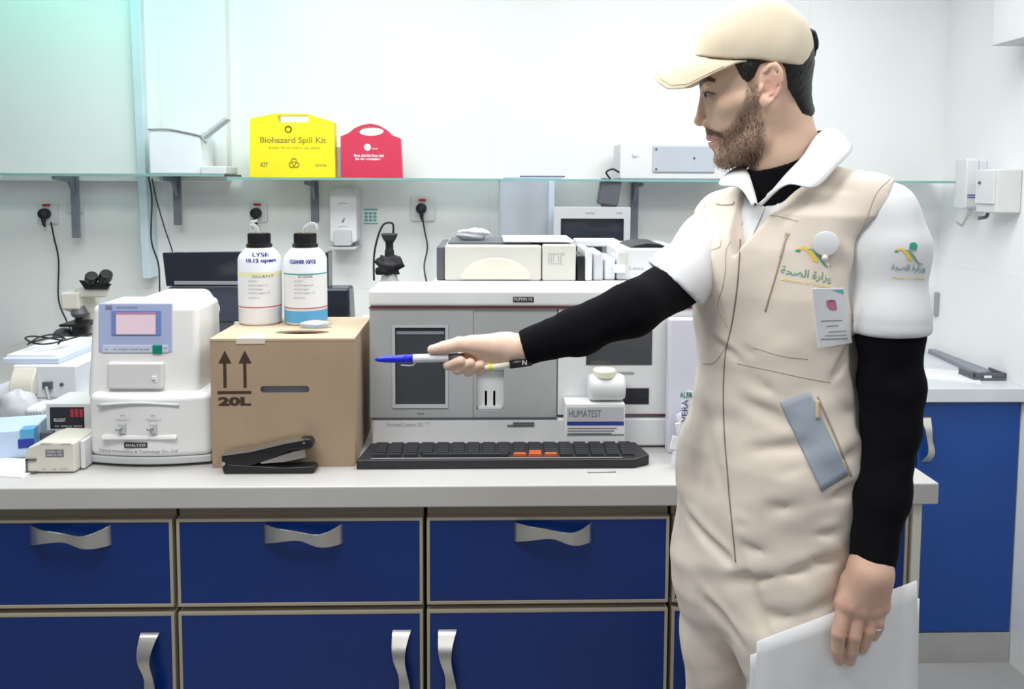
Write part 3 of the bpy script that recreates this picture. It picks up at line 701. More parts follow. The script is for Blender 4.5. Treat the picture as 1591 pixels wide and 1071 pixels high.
make('panel_mark',onslope(165,474,175,480,.0035),mat('grey_mark',(0.2,0.2,0.3),.5),t)
# printer door
b=onslope(170,562,256,603,.012)
make('printer_door',b,mat('pale_grey_door',(0.60,0.60,0.59),.4),t,bevel=.005,seg=3)
make('door_latch',[onslope(240,582,247,588,.016),onslope(243,588,248,592,.014)],M_white,t,bevel=.001)
# recess + switches on the lower body
yf=Ya
def lfront(px,py): 
    q=P(px,py,Ya); s=(q.x-X0)/(X1-X0); return Ya+.018*(2*s-1)**2
a0,a1,a2,a3=bxz(152,622,278,682,Ya)
make('recess_rim',tube([P(152,630,Ya+.004),P(215,627,Ya-.0005),P(278,630,Ya+.004)],.0035),M_grey,t,smooth=True)
make('recess_ledge',prism([(Ya-.005,a2-.002),(Ya+.01,a2-.002),(Ya+.01,a2+.008),(Ya-.001,a2+.008)],'x',a0+.005,a1-.005),M_anal,t,bevel=.004)
for (x) in (190,238):
    y_=lfront(x,665)-.001; q=P(x,665,y_)
    s_=make('switch',box(q.x-.006,y_-.005,q.z-.012,q.x+.008,y_+.012,q.z+.01),M_grey,t,bevel=.002)
    make('switch_lever',lathe_dir([(.004,0),(.003,1)],(q.x,y_-.004,q.z+.002),(q.x-.006,y_-.014,q.z)),M_grey2,s_)
yq=lfront(213,655)
make('switch_label',[ft('ON',187,194,646,3,yq-.002),ft('Manual 1',180,202,653,3,yq-.002),ft('ON',234,241,646,3,yq-.002),ft('Manual 2',228,250,653,3,yq-.002)],M_inkg,t)
a0,a1,a2,a3=bxz(193,688,229,696,Ya)
make('brand_plate',box(a0,Ya-.001,a2,a1,Ya+.008,a3),M_inkk,t)
make('brand_text',[ft('ANALYZER',195,227,692,4.5,Ya-.001)],M_inkw,t)
g=ft('Clinical Instruments & Technology Co., Ltd.',150,276,702.5,4.5,Ya)
g[0][:,1]=Ya-.001+.018*(2*(g[0][:,0]-X0)/(X1-X0)-1)**2
make('maker_text',g,M_inkg,t)

# dark monitor behind
Ym=.62
X0,X1,Z0,Z1=bxz(253,392,395,446,Ym)
t=thing('flat_monitor','dark flat monitor with its blank screen behind the white analyser and bottles','monitor',((X0+X1)/2,Ym,ZT))
bt=P(300,560,Ym).z
def mono(px,py,Y): q=P(px,py,Y); return q
make('screen_panel',hexa([tuple(P(258,445,Ym)),tuple(P(392,445,Ym)),tuple(P(392,445,Ym))[:1]+(Ym+.02,)+(P(392,445,Ym).z,),(P(258,445,Ym).x,Ym+.02,P(258,445,Ym).z),tuple(P(252,393,Ym)),tuple(P(392,391,Ym)),(P(392,391,Ym).x,Ym+.02,P(392,391,Ym).z),(P(252,393,Ym).x,Ym+.02,P(252,393,Ym).z)]),M_screen,t,bevel=.002)
make('hinge_bar',box(P(272,440,Ym).x,Ym-.006,P(300,442,Ym).z,P(385,440,Ym).x,Ym-.0005,P(300,437,Ym).z),mat('dull_silver',(.3,.31,.34),.4),t)
make('lower_body',box(P(262,470,Ym).x,Ym,P(300,500,Ym).z,P(393,470,Ym).x,Ym+.03,P(300,446.5,Ym).z),mat('slate_plastic',(0.06,0.07,0.10),.2),t,bevel=.003)
make('foot',[box(P(300,470,Ym).x,Ym+.005,ZT+.012,P(360,470,Ym).x,Ym+.025,P(300,498,Ym).z),box(P(280,470,Ym).x,Ym-.05,ZT,P(380,470,Ym).x,Ym+.1,ZT+.012)],M_dgrey,t,bevel=.003)
# black speaker box behind right bottle
Ym=.55
X0,X1,Z0,Z1=bxz(506,450,540,498,Ym)
t=thing('desktop_speaker','black glossy box standing behind the cardboard box and right bottle','speaker',((X0+X1)/2,Ym,ZT))
make('case',hexa([(X0-.02,Ym,ZT),(X1+.012,Ym,ZT),(X1+.012,Ym+.12,ZT),(X0-.02,Ym+.12,ZT),(X0-.01,Ym+.02,Z1),(X1,Ym+.02,Z1),(X1,Ym+.1,Z1),(X0-.01,Ym+.1,Z1)]),M_screen,t,bevel=.008,seg=3)
o=make('black_stand',box(P(507,390,.72).x,.70,ZT,P(512,390,.72).x,.76,P(509,392,.7).z),M_screen,loc=(P(509,390,.6).x,.63,ZT),bevel=.003); tag(o,'tall narrow black upright just right of the right bottle','stand')

# ---- cardboard box
Yk=onbase(330,727,550); ang=R(1.0)
X0,X1,Z0,Z1=bxz(328,530,550,727,Yk); hB=Z1; wB=X1-X0; dB=.27
c0=(X0,Yk)
def K(g): return rotz(g,c0,ang)
t=thing('cardboard_box','brown cardboard box printed with two arrows and 20L on the bench','box',(X0+wB/2,Yk+dB/2,ZT))
# front wall with a slot
O=[(X0,ZT),(X1,ZT),(X1,hB),(X0,hB)]; s0,s1,s2,s3=bxz(404,600.5,480,611.5,Yk)
cc=((s0+s1)/2,(s2+s3)/2)
make('front_wall',K(ringprism(*frame2(O,rrect(s0,s2,s1,s3,(s3-s2)/2-.0005),cc),Yk,Yk+.004)),M_carton,t)
make('side_walls',[K(box(X0,Yk+.0042,ZT,X0+.004,Yk+dB,hB)),K(box(X1-.004,Yk+.0042,ZT,X1,Yk+dB,hB)),K(box(X0+.004,Yk+dB-.004,ZT,X1-.004,Yk+dB,hB)),K(box(X0+.004,Yk+.0042,ZT,X1-.004,Yk+dB-.0042,ZT+.004))],M_carton,t)
o1=PZ(433,515,hB+.004); o2=PZ(508,519,hB+.004)
top=[(X0-.001,Yk-.001),(X1+.001,Yk-.001),(X1+.001,Yk+dB),(X0-.001,Yk+dB)]
def ringz(o,i,z0,z1):
    g=ringprism(o,i,z0,z1); v=g[0].copy(); v[:,[1,2]]=v[:,[2,1]]; return (v,g[1],0)
cz=((o1.x+o2.x)/2,(o1.y+o2.y)/2)
hole=[(cz[0]+.058*math.cos(a),cz[1]+.022*math.sin(a)) for a in np.linspace(0,2*math.pi,40,endpoint=False)]
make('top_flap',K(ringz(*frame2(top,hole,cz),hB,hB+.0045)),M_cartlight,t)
make('inner_bag',K(lathe([(.05,-.03),(.05,-.028)],(cz[0],cz[1],hB),20)),mat('dark_red_liner',(.10,.02,.02),.5),t)
make('inner_liner',K(box(s0-.02,Yk+.012,s2-.02,s1+.02,Yk+.016,s3+.02)),mat('silver_liner',(.35,.38,.45),.4),t)
make('tape',[K(box(P(367,530,Yk).x,Yk-.002,hB-.006,P(412,530,Yk).x,Yk-.0012,hB+.005)),K(box(P(367,530,Yk).x+.002,Yk-.001,hB+.0047,P(412,530,Yk).x-.004,Yk+.05,hB+.0052))],mat('clear_tape',(0.66,0.60,0.52),.25),t)
g=[]
for x in (349,380):
    q=P(x,575,Yk-.0006); 
    g.append(K(box(q.x-.0032,Yk-.0006,P(x,603,Yk).z,q.x+.0032,Yk-.0001,P(x,565,Yk).z)))
    tx=P(x,545,Yk)
    g.append(K(prism([(tx.x-.0135,P(x,565,Yk).z),(tx.x+.0135,P(x,565,Yk).z),(tx.x,tx.z)],'y',Yk-.0006,Yk-.0001)))
g.append(K(box(P(338,610,Yk).x,Yk-.0006,P(350,612.5,Yk).z,P(390,610,Yk).x,Yk-.0001,P(350,608,Yk).z)))
make('arrow_print',g,M_ink,t)
make('volume_print',K(ft('20L',339,390,624,13,Yk,0,.0012)),M_ink,t)
# clear plastic lid lying loose on the box
q=PZ(489,510,hB+.0045)
o=make('clear_lid',[blob((q.x,q.y+.005,hB+.013),(.034,.017,.009),5,(18,8),.1)],M_clear,smooth=True,loc=(q.x,q.y,hB)); tag(o,'clear plastic lid lying by the hole on the cardboard box','spout')

# ---- reagent bottles
for i,(px,lb,stripes) in enumerate(((404,'left white reagent bottle with yellow and red label bands on the box','l'),(475,'right white reagent bottle with teal line and blue label base on the box','r'))):
    Yb=Yk+.195; c=P(px,440,Yb); s=(Yb+1.5625)/1250
    zb=hB+.0047; zt=P(px,362,Yb).z; r=32.5*s
    t=thing('reagent_bottle',lb,'bottle',(c.x,Yb,zb),'white reagent bottles on the cardboard box')
    hz=zt-zb
    zn=P(px,384,Yb).z-zb; zsx=P(px,402,Yb).z-zb
    make('bottle',lathe([(r*.9,0),(r,.006),(r,zsx),(r*.93,zsx+(zn-zsx)*.35),(r*.72,zsx+(zn-zsx)*.8),(r*.58,zn),(r*.55,zn+.008)],(c.x,Yb,zb),48),M_bottle,t,smooth=True)
    make('cap',[lathe([(r*.60,zn),(r*.60,zn+.008),(r*.52,zn+.009),(r*.5,hz),(r*.1,hz+.0005)],(c.x,Yb,zb),36)]+[box(c.x+r*.5*math.cos(a)-.0012,Yb+r*.5*math.sin(a)-.0012,zb+zn+.01,c.x+r*.5*math.cos(a)+.0012,Yb+r*.5*math.sin(a)+.0012,zb+hz-.002) for a in np.linspace(0,6.28,28,endpoint=False)],M_black,t,smooth=False)
    make('tube_loop',tube([P(px-4,362,Yb),P(px-2,354,Yb),P(px+8,347,Yb),P(px+16,350,Yb),P(px+18,357,Yb)] if i else [P(px-2,362,Yb),P(px-6,352,Yb),P(px-14,346,Yb),P(px-4,343,Yb)],.0035),M_clear,t,smooth=True)
    def band(y0,y1,m,nm,rr=1.006):
        z0,z1=P(px,y1,Yb).z-zb,P(px,y0,Yb).z-zb
        z0=max(z0,.002)
        make(nm,lathe([(r*rr,z0),(r*rr,z1)],(c.x,Yb,zb),48,cap=False),m,t,smooth=True)
    band(422,476,M_paper,'label',1.004)
    if i==0:
        band(420,427,mat('pale_yellow_band',(.80,.80,.50),.5),'yellow_band'); band(472.5,474,M_inkr,'red_band',1.009)
    else:
        band(422,424,M_inkt,'teal_band',1.009); band(474,475.5,M_inkr,'red_band',1.009); band(479,497,M_bluebox,'blue_band',1.006)
    def btxt(sx,x0,x1,y,hp,m,nm,bold=0):
        g=ft(sx,x0,x1,y,hp,Yb-r,0,bold); v=g[0].copy()
        for k in range(len(v)):
            dx=max(-r*.98,min(r*.98,v[k,0]-c.x)); v[k,1]=Yb-math.sqrt((r*1.012)**2-dx*dx)
        make(nm,(v,g[1],0),m,t)
    btxt('LYSE' if i==0 else 'CLEANER',px-12 if i==0 else px-26,px+12 if i==0 else px-2,396 if i==0 else 407,6,M_inkb,'handwriting',.0005)
    btxt('10.12 open',px-22,px+20,406,6,M_inkb,'handwriting',.0004) if i==0 else btxt('10/12',px,px+14,407,6,M_inkb,'handwriting',.0006)
    btxt('DILUENT' if i==0 else 'HC-CLEANER',px-12,px+18 if i==0 else px+10,430,4.5,M_inkg,'label_text')
    for k,(w2,yy) in enumerate(((10,437),(20,444),(16,450),(22,456),(12,463))): btxt('lot 2210 reagent ref'[:w2],px-18,px-18+w2*1.4,yy,3,M_grey2,'label_text')

# ---- stapler
Ys=onbase(345,737,490)
def sp(x,y): q=P(x,y,Ys); return (q.x,q.z)
t=thing('stapler','black metal stapler standing open in front of the cardboard box','stapler',(sp(415,737)[0],Ys+.02,ZT))
def spr(pts,y0,y1): return prism([ (a,max(b,ZT)) for a,b in [sp(*p) for p in pts]],'y',y0,y1)
make('base',spr([(348,739),(344,728),(352,722),(400,725),(440,727),(486,725),(491,730),(488,735),(470,739)],Ys,Ys+.032),M_black,t,bevel=.003)
make('handle',spr([(342,712),(346,706),(356,705),(395,702),(440,690),(470,683),(481,683),(486,690),(485,697),(478,700),(455,700),(425,712),(400,722),(380,730),(352,736),(344,724)],Ys+.003,Ys+.029),M_black,t,bevel=.004,seg=3)
make('magazine',spr([(402,720),(440,708),(472,700),(474,713),(440,720),(404,723)],Ys+.006,Ys+.026),mat('stapler_steel',(.4,.38,.35),.35,.9),t,bevel=.001)
make('top_plate',spr([(346,706),(390,700),(440,688),(472,683),(472,685),(440,691),(390,703),(346,709)],Ys+.001,Ys+.031),M_steel,t)
make('hinge_pin',lathe([(.004,0),(.004,-.003)],(sp(347,721)[0],Ys+.003,sp(347,721)[1]),14,'y'),M_steel,t)
make('rivet',lathe([(.0025,0),(.0025,-.002)],(sp(472,689)[0],Ys+.003,sp(472,689)[1]),12,'y'),M_steel,t)

# ---- clutter between box and analyser
Yg=.50
def clut(name,lb,cat,x0,yt,x1,yb,m,Y=Yg,dep=.05,zb=None,bev=.003,par=None):
    X0,X1,Z0,Z1=bxz(x0,yt,x1,yb,Y)
    return X0,X1,Z0,Z1
X0,X1,Z0,Z1=bxz(557,497,576,612,Yg)
t=thing('tube_rack','white rack holding purple capped tubes between the box and big analyser','rack',((X0+X1)/2,Yg+.03,ZT))
make('rack',[box(X0,Yg,ZT,X1+.03,Yg+.08,P(560,571,Yg).z)],M_white,t,bevel=.003)
make('blue_band',[box(X0-.001,Yg-.001,P(565,607,Yg).z,X1+.03,Yg,P(565,592,Yg).z),],M_bluebox,t)
make('white_band',[box(X0-.001,Yg-.0015,P(565,601,Yg).z,X1+.03,Yg-.001,P(565,598,Yg).z)],M_white,t)
make('tube',[lathe([(.012,0),(.013,.12)],(P(566,540,Yg).x,Yg+.03,P(566,571,Yg).z-.02),16)],M_clear,t)
make('tube_cap',[lathe([(.013,0),(.0145,.01),(.0145,.035),(.011,.04)],(P(566,540,Yg).x,Yg+.03,P(566,568,Yg).z),16)],M_purple,t,bevel=.001)
make('lid',box(X0,Yg+.0,P(565,520,Yg).z,X1+.03,Yg+.08,P(565,497,Yg).z),M_white,t,bevel=.004)
make('back_post',box(X0,Yg+.07,P(560,571,Yg).z,X1+.03,Yg+.08,P(565,520,Yg).z),M_white2,t)
q=P(566,650,.33)
o=make('plastic_bag',blob((P(566,650,.44).x,.44,ZT+.05),(.018,.025,.052),9,amp=.12),M_film,smooth=True,loc=(q.x,.34,ZT)); tag(o,'crumpled clear plastic wrapping stuffed between the cardboard box and analyser','bag')
# ------------------------------------------------------------------ big haematology analyser
Yh=onbase(700,697,800)
X0,X1,Z0,Z1=bxz(574,447,1088,697,Yh)
zt=P(700,449,Yh).z; zr=P(700,478,Yh).z; zl=P(700,650,Yh).z
DEP=.46
xs=P(866,560,Yh).x
t=thing('blood_analyser','large white and grey blood analyser with dark window the pen points at','analyser',((X0+X1)/2,Yh+.2,ZT))
M_hw=mat('analyser_white',(0.74,0.75,0.76),.35)
M_hg=mat('analyser_silver',(0.40,0.41,0.42),.38)
make('core',box(X0+.004,Yh+.02,ZT+.006,X1-.004,Yh+.14,zt-.03),M_hw,t)
make('rear_housing',box(P(672,450,Yh+.14).x,Yh+.1405,ZT+.004,X1-.004,Yh+DEP,zt-.0005),M_hw,t,bevel=.004)
make('top_cover',[box(X0-.001,Yh-.004,zr+.001,X1,Yh+.14,zt)],M_hw,t,bevel=.01,seg=4)
make('red_stripe',box(X0,Yh-.005,zr-.001,X1,Yh+.02,zr+.0008),mat('dark_red_line',(.16,.04,.05),.5),t)
make('lower_cover',box(X0+.004,Yh-.002,ZT+.004,X1,Yh+.1,zl-.001),M_hw,t,bevel=.006,seg=3)
make('seam_line',box(X0+.003,Yh-.004,zl-.001,xs,Yh+.02,zl+.002),M_dgrey,t)
# grey front door with window hole and alcove hole
def pz(x,y,Y=Yh): q=P(x,y,Y); return (q.x,q.z)
w0,w1,w2,w3=bxz(614,509,692,629,Yh)
xa_=P(735,560,Yh).x
O=[(X0+.001,zl+.002),(xa_,zl+.002),(xa_,zr-.002),(X0+.001,zr-.002)]
cc=((w0+w1)/2,(w2+w3)/2)
make('door',ringprism(*frame2(O,[(w0,w2),(w1,w2),(w1,w3),(w0,w3)],cc),Yh,Yh+.018),M_hg,t)
wf=make('window_frame',ringprism(*frame2([(w0-.006,w2-.007),(w1+.006,w2-.007),(w1+.006,w3+.005),(w0-.006,w3+.005)],[(w0,w2),(w1,w2),(w1,w3),(w0,w3)],cc),Yh-.003,Yh),mat('silver_trim',(.5,.51,.52),.3),t)
make('window_pane',box(w0,Yh+.004,w2,w1,Yh+.007,w3),M_smoke,wf)
make('window_highlight_strip',box(w0+.003,Yh+.002,w3-.016,w1-.003,Yh+.004,w3-.009),mat('window_highlight_grey',(.25,.27,.33),.3),wf)  # paler strip, a highlight across the window put into the colour
v0,v1,v2,v3=bxz(740,575,783,638,Yh)
xb_=P(866,560,Yh).x
O=[(xa_+.0005,zl+.002),(xb_-.001,zl+.002),(xb_-.001,zr-.002),(xa_+.0005,zr-.002)]; cc=((v0+v1)/2,(v2+v3)/2)
make('sampling_panel',ringprism(*frame2(O,[(v0,v2),(v1,v2),(v1,v3),(v0,v3)],cc),Yh+.002,Yh+.018),M_hg,t)
al=make('sample_alcove',[box(v0-.003,Yh+.045,v2-.003,v1+.003,Yh+.05,v3+.003)],mat('alcove_grey',(.48,.49,.50),.4),t)
make('tube_holder',[box(v0+.004,Yh+.008,v2+.001,v1-.004,Yh+.04,v2+.006),box((v0+v1)/2-.012,Yh+.02,v2+.006,(v0+v1)/2-.007,Yh+.04,v2+.04),box((v0+v1)/2+.007,Yh+.02,v2+.006,(v0+v1)/2+.012,Yh+.04,v2+.04)],M_white,al)
make('probe',lathe([(.0025,0),(.004,.012),(.004,.04)],((v0+v1)/2,Yh+.03,v2+.008),12),M_dgrey,al)
make('brand_plate',box(*[pz(797,465)[0],Yh-.006,pz(797,469)[1],pz(829,465)[0],Yh-.0035,pz(797,461)[1]]),M_inkk,t)
make('brand_text',ft('HUMAN XS',799,827,465,5,Yh-.006),M_inkw,t)
make('window_text',ft('Human',648,659,642.5,3.5,Yh),M_inkk,t)
make('model_text',ft('HumaCount 30',601,657,660,6.5,Yh-.002),M_grey2,t)
make('model_text',ft('TS',660,668,658,3.5,Yh-.002),M_grey2,t)
make('side_mark',[box(pz(797,657)[0],Yh-.004,pz(797,658.5)[1],pz(830,657)[0],Yh-.002,pz(797,656)[1]),box(pz(788,661)[0],Yh-.004,pz(797,662.3)[1],pz(830,661)[0],Yh-.002,pz(797,660)[1])],[M_dgrey],t)
# right module
m0=P(867,560,Yh).x; m1=X1-.001
O=[(m0,zl+.004),(m1,zl+.004),(m1,zr-.002),(m0,zr-.002)]
make('right_panel',box(m0,Yh+.001,zl+.006,m1,Yh+.02,zr-.002),M_hw,t,bevel=.002)
q0,q1,q2,q3=bxz(911,500,1013,567,Yh)
make('touch_display',box(q0,Yh-.001,q2,q1,Yh+.004,q3),M_smoke,t)
q0,q1,q2,q3=bxz(963,603.5,1008,628,Yh)
make('printer_slot',box(q0,Yh-.001,q2,q1,Yh+.004,q3),M_screen,t)
make('small_nameplate',box(pz(961,580)[0],Yh-.001,pz(961,581.5)[1],pz(985,580)[0],Yh+.003,pz(961,578)[1]),M_grey2,t)
make('red_line',box(pz(972,643)[0],Yh-.001,pz(972,645)[1],X1,Yh+.004,pz(972,643.5)[1]),MATS['dark_red_line'],t)
q0,q1,q2,q3=bxz(1034,492,1084,628,Yh)
o=make('lilac_carton',box(q0,Yh-.04,ZT,q1+.02,Yh-.008,q3),mat('lilac_white_card',(.70,.70,.80),.5),loc=((q0+q1)/2,Yh-.03,ZT),bevel=.003)
tag(o,'tall pale lilac carton standing against the right end of the big analyser','carton')

# ---- keyboard
Yk0=onbase(560,729,1000)
kx0,kx1,_,_=bxz(553,700,1012,729,Yk0)
kd=.078
t=thing('keyboard','black computer keyboard with a few orange keys in front of the big analyser','keyboard',((kx0+kx1)/2,Yk0+.06,ZT))
h0,h1=.020,.032
def kz(y): return h0+(h1-h0)*(y/kd)
ko=[(kx0,0),(kx1-.035,0),(kx1,.02),(kx1-.02,kd),(kx0+.02,kd)]
v=[];n=len(ko)
for zz in (0,1):
    for (x,y) in ko: v.append((x,Yk0+y,ZT+.0005 if zz==0 else ZT+kz(y)))
make('base',geo(v,[tuple(range(n))[::-1],tuple(range(n,2*n))]+[(i,(i+1)%n,n+(i+1)%n,n+i) for i in range(n)]),mat('keyboard_black',(.02,.02,.023),.45),t,bevel=.003)
rows=6; cols=17; kw=(kx1-kx0-.06)/cols; kdp=(kd-.02)/rows
M_key=mat('key_black',(.025,.026,.03),.4)
def keymesh(ww,m):
    me=make('key',hexa([(-ww/2,-.0044,0),(ww/2,-.0044,0),(ww/2,.0044,0),(-ww/2,.0044,0),(-ww/2+.002,-.0034,.006),(ww/2-.002,-.0034,.006),(ww/2-.002,.0036,.007),(-ww/2+.002,.0036,.007)]),m,None); 
    d=me.data; bpy.data.objects.remove(me); return d
kme=keymesh(kw*.88,M_key); kor=keymesh(kw*.88,M_orange); ksp=keymesh(kw*5.6,M_key)
cnt=0
for r_ in range(rows):
    c_=0
    while c_<cols:
        y=.012+kdp*(r_+.5); x=kx0+.03+kw*(c_+.5); me=kme
        if r_==0 and c_==3: x=kx0+.03+kw*6; me=ksp; c_+=5
        orange=(r_==0 and c_ in (9,10,11)) or (r_==1 and c_==10)
        if cnt<100:
            k=bpy.data.objects.new('key',kor if orange else me); COL.objects.link(k); k.parent=t
            k.location=Vector((x,Yk0+y,ZT+kz(y)-.001))-ROOTS[t.name]; cnt+=1
            if orange: k['label']='orange key'
        c_+=1
make('light_strip',box(kx0+.03,Yk0+.0035,ZT+.0215,kx1-.06,Yk0+.006,ZT+.0225),M_grey2,t)
# pen mark lying on bench
q=PZ(935,735,ZT)
o=make('thin_pencil',tube([(q.x-.03,q.y,ZT+.002),(q.x+.03,q.y+.002,ZT+.002)],.0016),M_grey,loc=(q.x,q.y,ZT),smooth=True); tag(o,'thin grey stylus lying in front of the keyboard','stylus')

# ---- small printed box with jar
Yj=onbase(880,682,970)-.012
Yj=min(Yj,Yh-.06)
X0,X1,Z0,Z1=bxz(879,628,971,682,Yj)
t=thing('reagent_box','small white box printed with a blue bar standing at the analyser front','box',((X0+X1)/2,Yj+.03,ZT))
zb_=ZT
make('box',box(X0,Yj,zb_,X1,Yj+.058,Z1),M_paper,t,bevel=.0015)
def jb(x0,y0,x1,y1,m,nm): 
    a,b,c,d=bxz(x0,y0,x1,y1,Yj); make(nm,box(a,Yj-.0012,c,b,Yj-.0003,d),m,t)
jb(881,633,969,655,mat('pale_grey_print',(.48,.49,.52),.6),'printed_area')
make('printed_text',[ft('HUMATEST',884,934,643,12,Yj-.0013)],M_inkg,t)
jb(881,655.5,969,661,M_inkb,'blue_bar')
for k,y in enumerate((665,669,673)): jb(882,y,958-k*4,y+1.2,M_inkg,'printed_line')
jb(881,675,969,676.5,M_inkg,'printed_line')
Yq=Yj+.03
s=(Yq+1.5625)/1250
t=thing('plastic_jar','white plastic jar lying tilted with yellowish lid on the small printed box','jar',(P(940,600,Yq).x,Yq,Z1))
cj=P(941,607,Yq)
make('jar',lathe_dir([(.012,0),(.026,.03),(.030,.14),(.030,.86),(.026,.97),(.012,1)],(P(913,608,Yq).x,Yq,Z1+.0305),(P(971,605,Yq).x,Yq,Z1+.0305),32),M_white,t,smooth=True)
make('lid',lathe([(.026,0),(.026,.014),(.023,.018),(.0,.019)],(P(939,590,Yq).x,Yq,Z1+.054),32),mat('ivory_lid',(.78,.77,.62),.4),t,smooth=False,bevel=.002)
make('neck',lathe([(.022,0),(.022,.006)],(P(939,590,Yq).x,Yq,Z1+.049),32),M_white2,t)
# sachet bag right
q=P(1062,680,.2)
Yz=.14
t=thing('sachet_bag','clear bag with printed white sachets on the bench beside the man','bag',(q.x,Yz,ZT))
make('bag',blob((q.x+.005,Yz,ZT+.065),(.036,.028,.07),12,amp=.2),M_film,t,smooth=True)
for k,(x,y,rz) in enumerate(((1058,690,12),(1066,665,-10),(1060,712,5))):
    c=P(x,y,Yz-.04); make('sachet',xf(box(-.022,-.003,-.014,.022,.003,.014),Matrix.Translation((c.x,Yz-.042,max(c.z,ZT+.016)))@Matrix.Rotation(R(rz),4,'Y')),M_paper,t,bevel=.001)
c=P(1062,650,Yz-.03)
cardm=make('card',xf(box(-.02,-.002,-.045,.02,.002,.045),Matrix.Translation((P(1066,632,Yz).x,Yz-.05,P(1066,632,Yz).z))@Matrix.Rotation(R(12),4,'Y')),M_paper,t)
make('card_text',[ft('ALFA',1056,1076,614,9,Yz-.053,0,.0005)],M_green,cardm)
g=text2d('VERA',.02); v=g[0]; v[:,0]-=v[:,0].mean(); v[:,1]-=v[:,1].mean()
cc=P(1064,637,Yz-.053); vv=np.stack([cc.x-v[:,1],np.full(len(v),Yz-.053),cc.z+v[:,0]],1)
make('card_text',geo(vv,g[1]),M_inkb,cardm)

# ---- on top of / behind the analyser: support height = analyser top
zT=zt
# beige printer
Yp=Yh+.15
X0,X1,_,_=bxz(683,381,895,438,Yp); Z1=P(790,381,Yp).z
t=thing('beige_printer','beige desktop printer with paper cover standing on the big analyser','printer',((X0+X1)/2,Yp+.1,zT))
xk=P(842,400,Yp).x
make('housing',[box(X0+.012,Yp,zT,xk-.001,Yp+.28,Z1)],M_beigep,t,bevel=.006,seg=3)
make('side_housing',box(xk+.001,Yp,zT,X1,Yp+.28,Z1+.002),M_beigep,t,bevel=.005,seg=3)
make('left_grey_cheek',box(X0-.008,Yp+.01,zT,X0+.0115,Yp+.27,Z1-.005),M_dgrey,t,bevel=.004)
c=P(770,438,Yp); r=P(824,438,Yp).x-c.x
arc=[(c.x+r*math.cos(a),zT+.004+ (r*.62)*math.sin(a)) for a in np.linspace(0,math.pi,24)]
make('arched_cover',prism(arc,'y',Yp-.004,Yp+.002),mat('ivory_cover',(.70,.68,.58),.4),t,bevel=.002)
make('printed_text',[ft('Model P-220',852,877,395,4,Yp),ft('||| ||',852,872,403,8,Yp),ft('service tag',852,874,410,3,Yp)],M_grey2,t)
o=make('paper_stack',[xf(box(-.10,0,0,.10,.2,.004),Matrix.Translation((P(760,380,Yp).x,Yp+.02,Z1+.0005))),xf(box(-.09,0,0.0045,.08,.19,.0095,1),Matrix.Translation((P(840,378,Yp).x,Yp+.01,Z1+.002)))],[M_dgrey,M_paper],loc=(P(800,380,Yp).x,Yp+.1,Z1)); tag(o,'dark folder and papers lying flat on the beige printer','folder')
q=P(740,368,Yp+.1)
o=make('plastic_cup_wrap',blob((P(733,365,Yp).x,Yp+.12,Z1+.018),(.04,.04,.015),21,amp=.2),M_film,smooth=True,loc=(P(733,365,Yp).x,Yp+.12,Z1)); tag(o,'crumpled clear wrapping on the left of the beige printer top','wrapping')
# black / white binders between printers
X0,X1,Z0,Z1b=bxz(897,398,908,438,Yp)
o=make('black_folder',box(X0+.0005,Yp,zT,X1,Yp+.15,Z1b),M_black,bevel=.002,loc=(X0,Yp+.05,zT)); tag(o,'narrow black folder standing right of the beige printer','folder')
for k,(x0,x1,yt,lb) in enumerate(((909,921,388,'leftmost white sleeve standing between the two printers'),(922,938,393,'middle rounded white sleeve between the two printers'),(939,957,402,'lower white sleeve next to the ivory printer'))):
    a,b,c,d=bxz(x0,yt,x1,438,Yp+.01*k)
    o=make('document_sleeve',box(a,Yp+.01*k,zT,b-.001,Yp+.18,d),[M_white,M_film,M_white2][k],bevel=.005,seg=3,loc=(a,Yp+.1,zT)); tag(o,lb,'sleeve')
# ivory printer 2
X0,X1,Z0,Z1c=bxz(958,386,1050,438,Yp+.02)
t=thing('ivory_printer','ivory printer with a black scanner lid partly behind the outstretched arm','printer',((X0+X1)/2,Yp+.1,zT))
make('housing',box(X0,Yp+.02,zT,X1+.02,Yp+.28,Z1c),M_white,t,bevel=.006,seg=3)
make('front_recess',box(P(962,400,Yp).x,Yp+.012,P(962,425,Yp).z,P(975,400,Yp).x,Yp+.0195,P(962,392,Yp).z),M_beigep,t,bevel=.003)
make('output_tray',box(P(943,420,Yp).x+.016,Yp-.005,P(960,424,Yp).z,P(972,424,Yp).x,Yp+.0195,P(960,412,Yp).z),M_white2,t,bevel=.003)
make('scanner_lid',prism([(P(982,384,Yp).x,Z1c+.0005),(P(1044,384,Yp).x,Z1c+.0005),(P(1030,380,Yp).x,Z1c+.010),(P(1010,376,Yp).x,Z1c+.012),(P(990,380,Yp).x,Z1c+.006)],'y',Yp+.03,Yp+.2),M_black,t,bevel=.002)
make('logo_mark',[ft('Lexa',978,1000,417,6,Yp+.02)],M_grey2,t)
make('white_tray_top',box(P(908,384,Yp).x,Yp+.19,Z1c-.01,P(982,384,Yp).x,Yp+.27,P(940,377,Yp+.1).z),M_white,t,bevel=.004)
